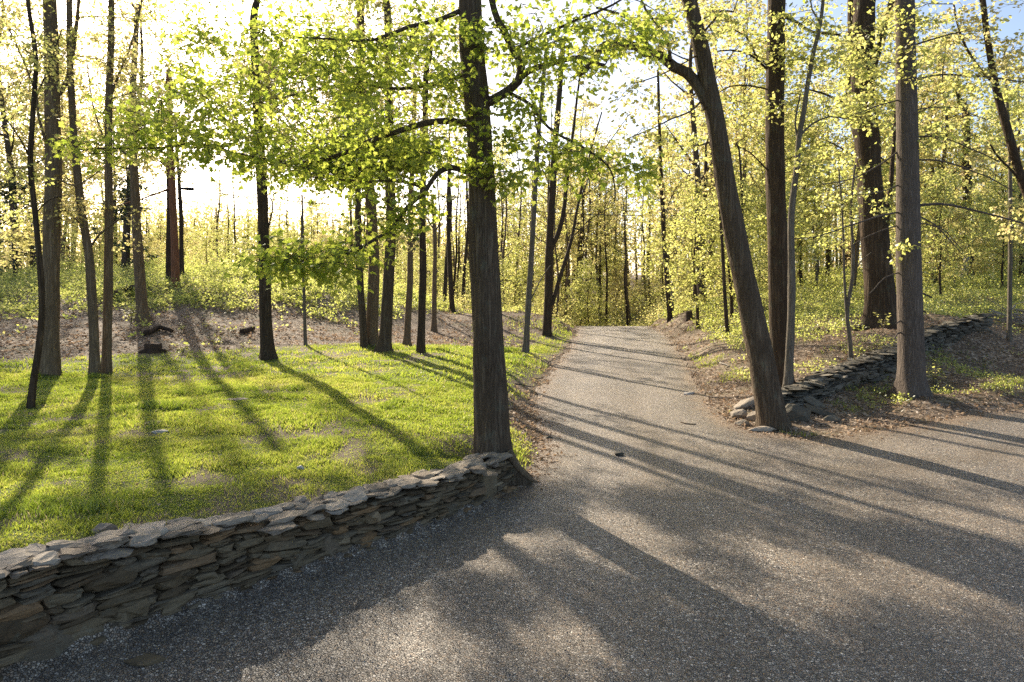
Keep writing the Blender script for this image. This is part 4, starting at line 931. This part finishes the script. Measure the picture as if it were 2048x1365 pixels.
rock('thin dark slab leaning behind the leaning trunk', 1570, 792, (.30, .16, .07), .5, S_OLD, .3, (-.1, 0), .1)
rock('flat green grey stone lying alone on the shaded gravel', 287, 1328, (.135, .075, .022), .3, S_FACE, .15, (0, 0), .2)
rock('pale flat stone sunk in the lawn at its middle', 307, 848, (.15, .10, .025), .1, S_CAP, .1, sink=.3)
rock('small white stone in the lawn below the pale flat one', 320, 867, (.10, .08, .03), .6, S_PALE, .4, sink=.3)
rock('small bright white stone on the grass close to the capstones', 599, 940, (.055, .045, .035), 1, S_PALE, .4, sink=.25)
rock('long low pale rock at the back of the lawn', 470, 801, (.22, .13, .025), .4, S_CAP, .1, sink=.35)
rock('grey rounded cobble in the grass behind the capstones', 211, 1068, (.10, .07, .06), .2, S_CAP, .3, sink=.3)
rock('small broken stone at the foot of the maple roots', 1040, 962, (.10, .07, .07), .4, S_FACE, .7, (.2, 0), .25)
rock('flat chip of stone on the gravel below the maple roots', 1022, 982, (.11, .06, .025), .5, S_FACE, .2, sink=.2)
rock('dark clod lying in the middle of the driveway', 1240, 912, (.085, .05, .035), .1, S_OLD, .3, sink=.2)
rock('small dark stone at the left verge by the grass tip', 1098, 877, (.07, .05, .03), .1, S_OLD, .1, sink=.2)
rock('pale flat stone in the litter on the right driveway verge', 1378, 789, (.17, .1, .04), .7, S_PALE, .2, sink=.3)

def logthing(label, pts, r0, r1, material, name='log', cat='log', sides=10, group=None):
    pts = np.array(pts, float); q, par = smooth_path(pts, .2); org = q[0].copy()
    mb = MB(); tube(mb, q, np.linspace(r0, r1, len(q)), sides, 0, .5, lump=.18, seed=int(rng.integers(1, 999))); 
    mb.f.append((np.arange(sides)[::-1][None], 0))
    o = mb.build(name, [material], None, True, org); return tag(o, label, cat, group)
def gz(px, py, dz=0.0):
    g = G(px, py); g[2] += dz; return g
# stump with root flare and a splintered top
def stump(label, px, py, r, h, material):
    g = G(px, py); mb = MB(); S = 14
    a = np.arange(S) * 2 * PI / S
    zs = [-.1, .05, h * .3, h * .7, h]; rs = [1.5, 1.25, 1.02, .95, .9]
    V = []
    for z, k in zip(zs, rs):
        rr = r * k * (1 + .16 * np.sin(a * 5 + 1) * (k > 1.1) + rng.normal(0, .05, S)); zz = z + (rng.uniform(-.1, .1, S) * h if z == h else 0)
        V.append(np.c_[rr * np.cos(a), rr * np.sin(a), np.full(S, 0) + zz])
    V = np.concatenate(V); ii = np.arange(len(V)).reshape(-1, S)
    mb.add(V, np.stack([ii[:-1], np.roll(ii[:-1], -1, 1), np.roll(ii[1:], -1, 1), ii[1:]], -1).reshape(-1, 4), 0, .5)
    mb.f.append((np.arange(len(V) - S, len(V))[None], 0))
    o = mb.build('stump', [material], None, True); o.location = tuple(g); return tag(o, label, 'tree stump')
stump('low rotten brown stump in the leaf litter at the foot of the left bank', 306, 704, .26, .24, B_ROT)
stump('small dark broken stump in the shrubs beyond the right end of the driveway', 1378, 641, .19, .45, B_ROT)
logthing('dark fallen log half buried across the left bank above the stump', [gz(292, 672, .06), gz(320, 660, .1), gz(344, 668, .08)], .10, .06, B_ROT)
logthing('shaded fallen log lying in the green bank behind the slim pair of trunks', [gz(226, 602, .2), gz(248, 592, .25), gz(272, 584, .2)], .16, .10, B_ROT)
logthing('short dark log in the litter between the lone trunk and the bank plants', [gz(484, 668, .05), gz(506, 661, .08)], .11, .09, B_ROT)
logthing('pale barkless log leaning against the dark trunk far right', [gz(1926, 570, .05), P(1931, 530, 44.6), P(1933, 515, 44.8)], .2, .15, B_DEAD)
logthing('broken brown branch lying on the litter under the old oak', [gz(1630, 668, .05), gz(1642, 664, .14), gz(1656, 668, .05)], .10, .06, B_TAN)
logthing('thin dark stick lying across the driveway near the leaning trunk', [gz(1361, 846, .012), gz(1375, 850, .02), gz(1392, 850, .012)], .014, .008, B_ROT, 'stick', 'stick', 6)
logthing('whitish bent stick on the litter verge right of the driveway', [gz(1440, 728, .03), gz(1452, 733, .05), gz(1460, 736, .03)], .03, .015, B_DEAD, 'stick', 'stick', 6)
logthing('bare root of the maple curling down to the gravel', [P(1018, 905, 9.95), P(1036, 935, 9.8), P(1058, 957, 9.7), P(1075, 965, 9.75)], .07, .012, B_TAN, 'tree_root', 'root', 8)
# brush pile by the right edge
bo = thing('brush_pile', 'tangled pile of cut grey branches at the right edge behind the thin sapling', 'brush pile', tuple(gz(2050, 655)))
mb = MB(); g0 = gz(2050, 655)
for k in range(46):
    a = rng.uniform(0, 2 * PI); c = g0 + np.array([rng.normal(0, .45), rng.normal(0, .3), abs(rng.normal(.25, .25))]); d = np.array([math.cos(a), math.sin(a), rng.normal(0, .35)]) * rng.uniform(.3, .9)
    tube(mb, np.array([c - d, c + rng.normal(0, .08, 3), c + d]), [.025, .02, .01], 5, 0, .5, cap=False)
mb.build('branch', [B_DEAD], bo, True, g0)

# ------------------------------------------------------------------ overhead cable
def sag(a, b, s, n=24):
    t = np.linspace(0, 1, n)[:, None]; q = a + (b - a) * t; q[:, 2] -= (4 * s * t * (1 - t))[:, 0]; return q
wt = thing('power_line', 'thin black overhead cable crossing the woods from the left edge to the right', 'cable', tuple(P(360, 378, 34.2)))
org = P(360, 378, 34.2)
mb = MB(); A = P(-120, 440, 30); B = P(359, 377, 34.2); C_ = P(1010, 419, 41); D_ = P(1500, 428, 46); E_ = P(2140, 405, 50)
for q in (sag(A, B, .25), sag(B, C_, .35), sag(C_, D_, .25), sag(D_, E_, .3)): tube(mb, q, .022, 5, 0, .5, cap=False)
mb.build('wire', [M_CABLE], wt, True, org)
mb = MB(); q0 = P(361, 377, 34.15); q1 = P(388, 379, 34.5); tube(mb, np.array([q0, (q0 + q1) / 2, q1]), [.05, .09, .08], 8, 0, .5); mb.build('splice_box', [M_CABLE], wt, True, org)

# ------------------------------------------------------------------ plants one can count at the feet of the trees
def herb_clump(label, px, py, r, h, n, leafm, size, cat='plant', name='seedling_plant', group=None):
    g = G(px, py); mb = MB()
    o = thing(name, label, cat, tuple(g), group)
    st = MB(); ps = []; dd = []
    for k in range(max(4, n // 9)):
        a = rng.uniform(0, 2 * PI); e = np.array([math.cos(a) * r * rng.uniform(.2, 1), math.sin(a) * r * rng.uniform(.2, 1), h * rng.uniform(.5, 1)])
        tube(st, np.array([[0, 0, 0], e * [.4, .4, .6], e]), [.006, .005, .003], 3, 0, .5, cap=False)
        for _ in range(9): ps.append(e * rng.uniform(.45, 1.05) + rng.normal(0, .03, 3)); dd.append(rng.normal(0, 1, 3) * [1, 1, .4] + [math.cos(a), math.sin(a), .1])
    st.build('stem', [B_GREY], o)
    ps = np.array(ps); dd = unit(np.array(dd)); m_ = len(ps)
    put_leaves(mb, ps, size * rng.uniform(.6, 1.2, m_), dd, unit(np.array([0, 0, 1.]) + rng.normal(0, .4, (m_, 3))), 'leaf', 0, rng.uniform(.2, 1, m_))
    mb.build('foliage', [leafm], o); return o
herb_clump('small yellow green shrub sprouting at the right foot of the pine', 1872, 780, .34, .75, 110, M_YOUNG, .09, 'shrub', 'small_shrub')
herb_clump('fresh green sprout at the foot of the old oak', 1766, 664, .22, .6, 50, M_YOUNG, .10)
herb_clump('bright green tuft on the litter just below the bank, nearest to the stump', 366, 708, .22, .28, 70, M_HERB, .09)
herb_clump('small green tuft at the litter edge left of the lone dark trunk', 437, 690, .16, .2, 36, M_HERB, .08)
herb_clump('tiny green tuft right beside the foot of the lone dark trunk', 488, 694, .14, .18, 30, M_HERB, .08)
herb_clump('upright leafy plant in front of the pinkish trunk on the bank', 262, 655, .3, .9, 90, M_HERB, .11)
herb_clump('low green seedling in the litter higher on the bank', 363, 664, .16, .25, 32, M_HERB, .08)
herb_clump('pale leafy plant by the thin forked sapling', 1772, 705, .2, .35, 40, M_YOUNG, .08)
herb_clump('tiny yellow green seedling under the maple roots', 1062, 932, .07, .09, 20, M_YOUNG, .035)

# ------------------------------------------------------------------ grass blades
def scatter_pts(n, x0, x1, y0, y1, fn):
    x = rng.uniform(x0, x1, n); y = rng.uniform(y0, y1, n)
    vis = np.abs(x) < .78 * y + 1.4
    x, y = x[vis], y[vis]
    k = rng.uniform(0, 1, len(x)) < fn(x, y); return x[k], y[k]
def grass_fn(x, y):
    f = turf_cover(x, y); li = lawn_in(x, y)
    return np.where(li > -.05, (.22 + .78 * f) * sstep(-.05, .35, li), 0)
def verge_fn(x, y):     # thin tufts on the verges either side of the drive
    sd = poly_sd(ROAD, x, y); b = fbm(x * .9, y * .7, 61)
    return np.where((sd > .25) & (y > 10), sstep(.50, .66, b + np.where(x > 5, -.06, 0)) * sstep(5.5, .6, sd) * .7, 0)
gm = MB()
for n, x0, x1, y0, y1, hgt, wid in ((200000, -7.5, .6, 4.6, 10.5, .042, .0052), (200000, -13, .6, 10.5, 16.5, .048, .0085), (170000, -16, 3.6, 16.5, 37, .055, .014)):
    x, y = scatter_pts(n, x0, x1, y0, y1, grass_fn)
    m_ = len(x); z = H(x, y); a = rng.uniform(0, 2 * PI, m_); hh = hgt * rng.uniform(.45, 1.35, m_) * (.45 + 1.1 * sstep(.3, .75, fbm(x * 2.2, y * 2.2, 71)) + 1.3 * sstep(.68, .78, fbm(x * .9 + 5, y * .9, 73))); w = wid * rng.uniform(.7, 1.3, m_)
    bx, by = np.cos(a), np.sin(a); ln_ = rng.uniform(.2, 1.0, m_) * hh; la = rng.uniform(0, 2 * PI, m_)
    dx, dy = np.cos(la) * ln_, np.sin(la) * ln_
    V = np.stack([np.stack([x - bx * w, y - by * w, z - .004], -1), np.stack([x + bx * w, y + by * w, z - .004], -1), np.stack([x + dx * .4 + bx * w * .7, y + dy * .4 + by * w * .7, z + hh * .6], -1), np.stack([x + dx * .4 - bx * w * .7, y + dy * .4 - by * w * .7, z + hh * .6], -1), np.stack([x + dx, y + dy, z + hh], -1)], 1)
    ii = (np.arange(m_) * 5)[:, None]
    dry = fbm(x * 1.1, y * .8, 81); rn = np.clip(rng.normal(.44, .2, m_) + (dry - .5) * .9 - .5 * sstep(.66, .76, fbm(x * .9 + 5, y * .9, 73)), 0, .9); rn[rng.uniform(0, 1, m_) < .05] = 1.0
    gm.add(V.reshape(-1, 3), ii + np.array([[0, 1, 2, 3]]), 0, np.repeat(rn, 5)); gm.f.append((gm.f[-1][0][:, :1] * 0 + (ii + gm.n - m_ * 5) + np.array([[3, 2, 4]]), 0))
kind(gm.build('grass', [M_GRASS], None, False), 'stuff', 'short bright green spring grass growing on the lawn')
vm = MB()
for n, x0, x1, y0, y1, hgt, wid in ((150000, -2, 22, 10.5, 24, .07, .011), (110000, -4, 30, 24, 46, .10, .022)):
    x, y = scatter_pts(n, x0, x1, y0, y1, verge_fn)
    m_ = len(x); z = H(x, y); a = rng.uniform(0, 2 * PI, m_); hh = hgt * rng.uniform(.4, 1.3, m_); la = rng.uniform(0, 2 * PI, m_)
    V = np.stack([np.stack([x - np.cos(a) * wid, y - np.sin(a) * wid, z - .005], -1), np.stack([x + np.cos(a) * wid, y + np.sin(a) * wid, z - .005], -1), np.stack([x + np.cos(la) * hh * .6, y + np.sin(la) * hh * .6, z + hh], -1)], 1)
    vm.add(V.reshape(-1, 3), (np.arange(m_) * 3)[:, None] + np.array([[0, 1, 2]]), 0, np.repeat(np.clip(rng.normal(.5, .25, m_), 0, .95), 3))
kind(vm.build('verge_grass', [M_GRASS], None, False), 'stuff', 'thin grass tufts on the verges of the driveway')

# ------------------------------------------------------------------ fallen leaves
lt = MB()
def litter(n, x0, x1, y0, y1, fn, size, lift=.02):
    x, y = scatter_pts(n, x0, x1, y0, y1, fn); m_ = len(x)
    p = np.c_[x, y, H(x, y) + rng.uniform(.004, lift, m_)]
    d = unit(rng.normal(0, 1, (m_, 3)) * [1, 1, .28]); nn = unit(np.array([0, 0, 1.]) + rng.normal(0, .8, (m_, 3)))
    put_leaves(lt, p, size * rng.uniform(.5, 1.3, m_), d, nn, 'leaf', 0, np.clip(rng.normal(.52, .24, m_), 0, 1))
def on_soil(x, y):
    sd = poly_sd(ROAD, x, y); li = lawn_in(x, y)
    w = np.where((sd > -.1) & (li < .05), 1.0, 0.0)
    return w * (.35 + .65 * sstep(.35, .6, fbm(x * .8, y * .8, 91))) * np.where((y < 10) & (x < .2) & (sd < .45), .0, 1)
litter(46000, -2, 20, 10.4, 24, on_soil, .085)
litter(34000, -26, -1, 16, 32, on_soil, .11)
litter(30000, -4, 28, 24, 46, on_soil, .13)
litter(5000, .0, 1.4, 9.6, 16, lambda x, y: np.where(lawn_in(x, y) < .4, sstep(-.45, .25, poly_sd(ROAD, x, y) + (fbm(x * 3, y * 3, 97) - .5) * .8), 0), .06, .012)
litter(9000, 3, 14, 11, 20, lambda x, y: .55 * sstep(-.9, .1, poly_sd(ROAD, x, y) + (fbm(x * 2, y * 2, 99) - .5) * .8), .06, .012)
litter(9000, -7, 10, 5, 20, lambda x, y: np.where((poly_sd(ROAD, x, y) < 0), .22 * sstep(.35, .7, fbm(x * .8, y * .8, 5)), 0), .030, .008)
litter(9000, -13, .6, 5, 20, lambda x, y: np.where(lawn_in(x, y) > .1, .55 * (1.0 - turf_cover(x, y)) + .10, 0), .04, .035)
litter(700, -5, .2, 4.5, 10.3, lambda x, y: np.where((lawn_in(x, y) > -.25) & (lawn_in(x, y) < .12), .9, 0), .045, .03)
litter(1500, -5, .2, 4.4, 10.2, lambda x, y: np.where((poly_sd(ROAD, x, y) < -.01) & (poly_sd(ROAD, x, y) > -.22), .55, 0), .032, .012)
kind(lt.build('leaf_litter', [M_LITTER], None, False), 'stuff', 'dry brown fallen leaves covering the woodland floor')

# loose stones on the gravel
pb = MB()
x, y = scatter_pts(26000, -4.5, 8, 4.9, 14, lambda x, y: np.where(poly_sd(ROAD, x, y) < -.05, .75, 0) * sstep(15, 6, y)); m_ = len(x)
T = np.array([(1, 0, 0), (0, 1, 0), (-1, 0, 0), (0, -1, 0), (0, 0, 1), (0, 0, -1)], float); Fp = np.array([(0, 1, 4), (1, 2, 4), (2, 3, 4), (3, 0, 4), (1, 0, 5), (2, 1, 5), (3, 2, 5), (0, 3, 5)])
sz = .0046 * rng.uniform(.6, 1.8, m_); V = T[None] * sz[:, None, None] * rng.uniform(.6, 1.3, (m_, 6, 1)) * np.array([1, 1, .7]); a = rng.uniform(0, 6.28, m_); ca, sa = np.cos(a), np.sin(a)
V = np.stack([V[..., 0] * ca[:, None] - V[..., 1] * sa[:, None] + x[:, None], V[..., 0] * sa[:, None] + V[..., 1] * ca[:, None] + y[:, None], V[..., 2] + (H(x, y) + .009)[:, None]], -1)
pb.add(V.reshape(-1, 3), (Fp[None] + (np.arange(m_) * 6)[:, None, None]).reshape(-1, 3), 0, np.repeat(rng.uniform(0, 1, m_), 6))
kind(pb.build('loose_gravel', [M_PEBBLE], None, False), 'stuff', 'loose crushed stone lying on the driveway')

# ------------------------------------------------------------------ undergrowth
def under(name, label, specs, leafm, hue=.45):
    mb = MB()
    for n, x0, x1, y0, y1, fn, r, h, per, size in specs:
        x, y = scatter_pts(n, x0, x1, y0, y1, fn); m_ = len(x)
        if not m_: continue
        hh = h * rng.uniform(.35, 1.25, m_) * (.25 + 1.5 * sstep(.25, .75, fbm(x * .55, y * .55, 111))); z = H(x, y)
        u = rng.normal(0, 1, (m_, per, 3)); u /= np.linalg.norm(u, axis=2, keepdims=True); k = rng.uniform(.3, 1, (m_, per))
        p = np.stack([x[:, None] + u[..., 0] * k * r, y[:, None] + u[..., 1] * k * r, z[:, None] + hh[:, None] * (.12 + .88 * np.abs(u[..., 2]) * k + .0)], -1).reshape(-1, 3)
        d = unit(u.reshape(-1, 3) * [1, 1, .4] + rng.normal(0, .4, (m_ * per, 3))); nn = unit(np.array([0, 0, .8]) + rng.normal(0, 1.0, (m_ * per, 3)))
        rn = np.clip(np.repeat(rng.normal(hue, .2, m_), per) + rng.normal(0, .15, m_ * per), 0, 1)
        put_leaves(mb, p, size * rng.uniform(.6, 1.3, m_ * per), d, nn, 'quad', 0, rn)
    return kind(mb.build(name, [leafm], None, False), 'stuff', label)
def bank_fn(x, y):
    z = H(x, y); b = fbm(x * .5, y * .5, 121); lim = np.where(x < -9, 1.62, 1.12)
    return np.where((lawn_in(x, y) < -.3) & (poly_sd(ROAD, x, y) > .8), sstep(lim - .05, lim + .45, z + (b - .5) * 1.1) * sstep(.22, .42, fbm(x * .9, y * .9, 125)) + .05 * sstep(.5, .62, fbm(x * .7, y * .7, 127)), 0)
def right_fn(x, y):
    z = H(x, y); b = fbm(x * .4, y * .4, 131)
    return np.where(poly_sd(ROAD, x, y) > 1.5, sstep(22, 27, y - .28 * (x - 14) + (b - .5) * 6), 0) * np.where((x > 4.5), 1, 0)
under('bank_ground_cover', 'leafy green ground cover growing over the left bank', [(17000, -30, 2, 20, 44, bank_fn, .28, .44, 12, .11), (9000, -45, 3, 40, 80, bank_fn, .5, .8, 11, .16), (700, -24, 0, 22, 45, bank_fn, .35, 1.3, 40, .09)], M_HERB)
under('woodland_undergrowth', 'pale green undergrowth of low leafy plants behind the right stone wall', [(13000, 6, 32, 21, 46, right_fn, .3, .42, 11, .085), (9000, 8, 62, 42, 80, right_fn, .55, .7, 11, .17), (420, 8, 40, 26, 60, right_fn, .5, 1.6, 42, .11)], M_HERB)
under('thicket', 'yellow green thicket of shrubs below the crest of the driveway', [(900, -8, 16, 46, 60, lambda x, y: np.where(H(x, y) < 1.2, .8, .35) * (poly_sd(ROAD, x, y) > .8), .8, 2.3, 46, .12), (1300, -14, 26, 58, 95, lambda x, y: .8 + 0 * x, 1.1, 3.4, 40, .17)], M_YOUNG, .75)
under('wall_foot_plants', 'low fresh green plants on the shaded litter in front of the right stone wall', [(1500, 8, 16, 14.8, 21, lambda x, y: np.where(poly_sd(ROAD, x, y) > .6, sstep(.45, .6, fbm(x * .7, y * .7, 141)) * sstep(9.0, 11, x), 0), .14, .15, 10, .055), (700, 5, 10, 15.5, 20, lambda x, y: np.where(poly_sd(ROAD, x, y) > 1.2, .7 * sstep(.5, .6, fbm(x * .7, y * .7, 143)), 0), .14, .16, 10, .06)], M_HERB)
# a wooded skyline one cannot count, far beyond the clearing
def far_wood():
    mb = MB(); n = 900
    an = rng.uniform(-.75, .75, n); dist = rng.uniform(105, 150, n); x = np.sin(an) * dist; y = np.cos(an) * dist
    pxs = CX + x / y * F
    hmax = np.where(pxs < 1050, 13.0, 20.0) * rng.uniform(.6, 1.1, n); z = H(x, y)
    per = 90
    u = rng.normal(0, 1, (n, per, 3)); u /= np.linalg.norm(u, axis=2, keepdims=True); k = rng.uniform(.2, 1, (n, per)) ** .5
    p = np.stack([x[:, None] + u[..., 0] * k * 3.2, y[:, None] + u[..., 1] * k * 3.2, z[:, None] + hmax[:, None] * (.5 + .5 * u[..., 2] * k)], -1).reshape(-1, 3)
    put_leaves(mb, p, .55 * rng.uniform(.5, 1.3, n * per), unit(rng.normal(0, 1, (n * per, 3))), unit(np.array([0, 0, 1.]) + rng.normal(0, .6, (n * per, 3))), 'quad', 0, np.clip(np.repeat(rng.normal(.5, .25, n), per) + rng.normal(0, .15, n * per), 0, 1))
    for i in range(0, n, 2):
        tube(mb, np.array([[x[i], y[i], z[i] - 1], [x[i] + rng.normal(0, .4), y[i], z[i] + hmax[i] * .8]]), [.22, .06], 4, 1, .5, cap=False)
    kind(mb.build('distant_woods', [M_GOLD, B_OAK], None, False), 'stuff', 'hazy far wooded skyline in pale spring leaf')
far_wood()

# ------------------------------------------------------------------ the hazy evening air
def haze_box():
    m, nt, out = mat('warm_haze')
    pv = nt.nodes.new('ShaderNodeVolumePrincipled'); pv.inputs['Color'].default_value = (1, 1, .98, 1); pv.inputs['Density'].default_value = HAZE; pv.inputs['Anisotropy'].default_value = .35
    L(nt, pv.outputs[0], out.inputs['Volume'])
    mb = MB(); x0, x1, y0, y1, z0, z1 = -152, 152, -16, 262, -8, 34
    V = [(x, y, z) for z in (z0, z1) for y in (y0, y1) for x in (x0, x1)]
    mb.add(V, [(0, 2, 3, 1), (4, 5, 7, 6), (0, 1, 5, 4), (2, 6, 7, 3), (0, 4, 6, 2), (1, 3, 7, 5)])
    kind(mb.build('haze', [m], None, False), 'stuff', 'faint warm haze in the evening air of the woods')
HAZE = .0005
# haze_box()

# ------------------------------------------------------------------ light, sky, camera
w = bpy.data.worlds.new('World'); scene.world = w; w.use_nodes = True
nt = w.node_tree; bg = nt.nodes['Background']
sky = nt.nodes.new('ShaderNodeTexSky'); sky.sky_type = 'NISHITA'; sky.sun_disc = False
sky.sun_elevation = EL; sky.sun_rotation = AZ % (2 * PI); sky.air_density = .6; sky.dust_density = 1.6; sky.ozone_density = 1.0; sky.altitude = 100
nt.links.new(mixc(nt, 1.0, sky.outputs[0], (1.0, .945, .85), 'MULTIPLY'), bg.inputs[0]); bg.inputs[1].default_value = .15
sl = bpy.data.lights.new('sun', 'SUN'); sl.energy = 5.0; sl.angle = R(.55); sl.color = (1.0, .88, .70)
so = bpy.data.objects.new('sun', sl); COL.objects.link(so); so.rotation_euler = Vector(SUN).to_track_quat('Z', 'Y').to_euler(); so.location = (-20, 40, 40)
cam = bpy.data.cameras.new('camera'); cam.sensor_width = 36; cam.lens = 24; cam.shift_y = -(682.5 - HZ) / 2048; cam.clip_start = .1; cam.clip_end = 1500
co = bpy.data.objects.new('camera', cam); COL.objects.link(co); co.location = (0, 0, CAMH); co.rotation_euler = (PI / 2, 0, 0); scene.camera = co
scene.view_settings.view_transform = 'Standard'; scene.view_settings.look = 'None'; scene.view_settings.exposure = 1.16; scene.view_settings.gamma = 1
cy = scene.cycles
cy.max_bounces = 7; cy.diffuse_bounces = 4; cy.glossy_bounces = 2; cy.transmission_bounces = 4; cy.transparent_max_bounces = 4
cy.sample_clamp_indirect = 3; cy.use_denoising = False
try: cy.denoiser = 'OPENIMAGEDENOISE'
except Exception: pass
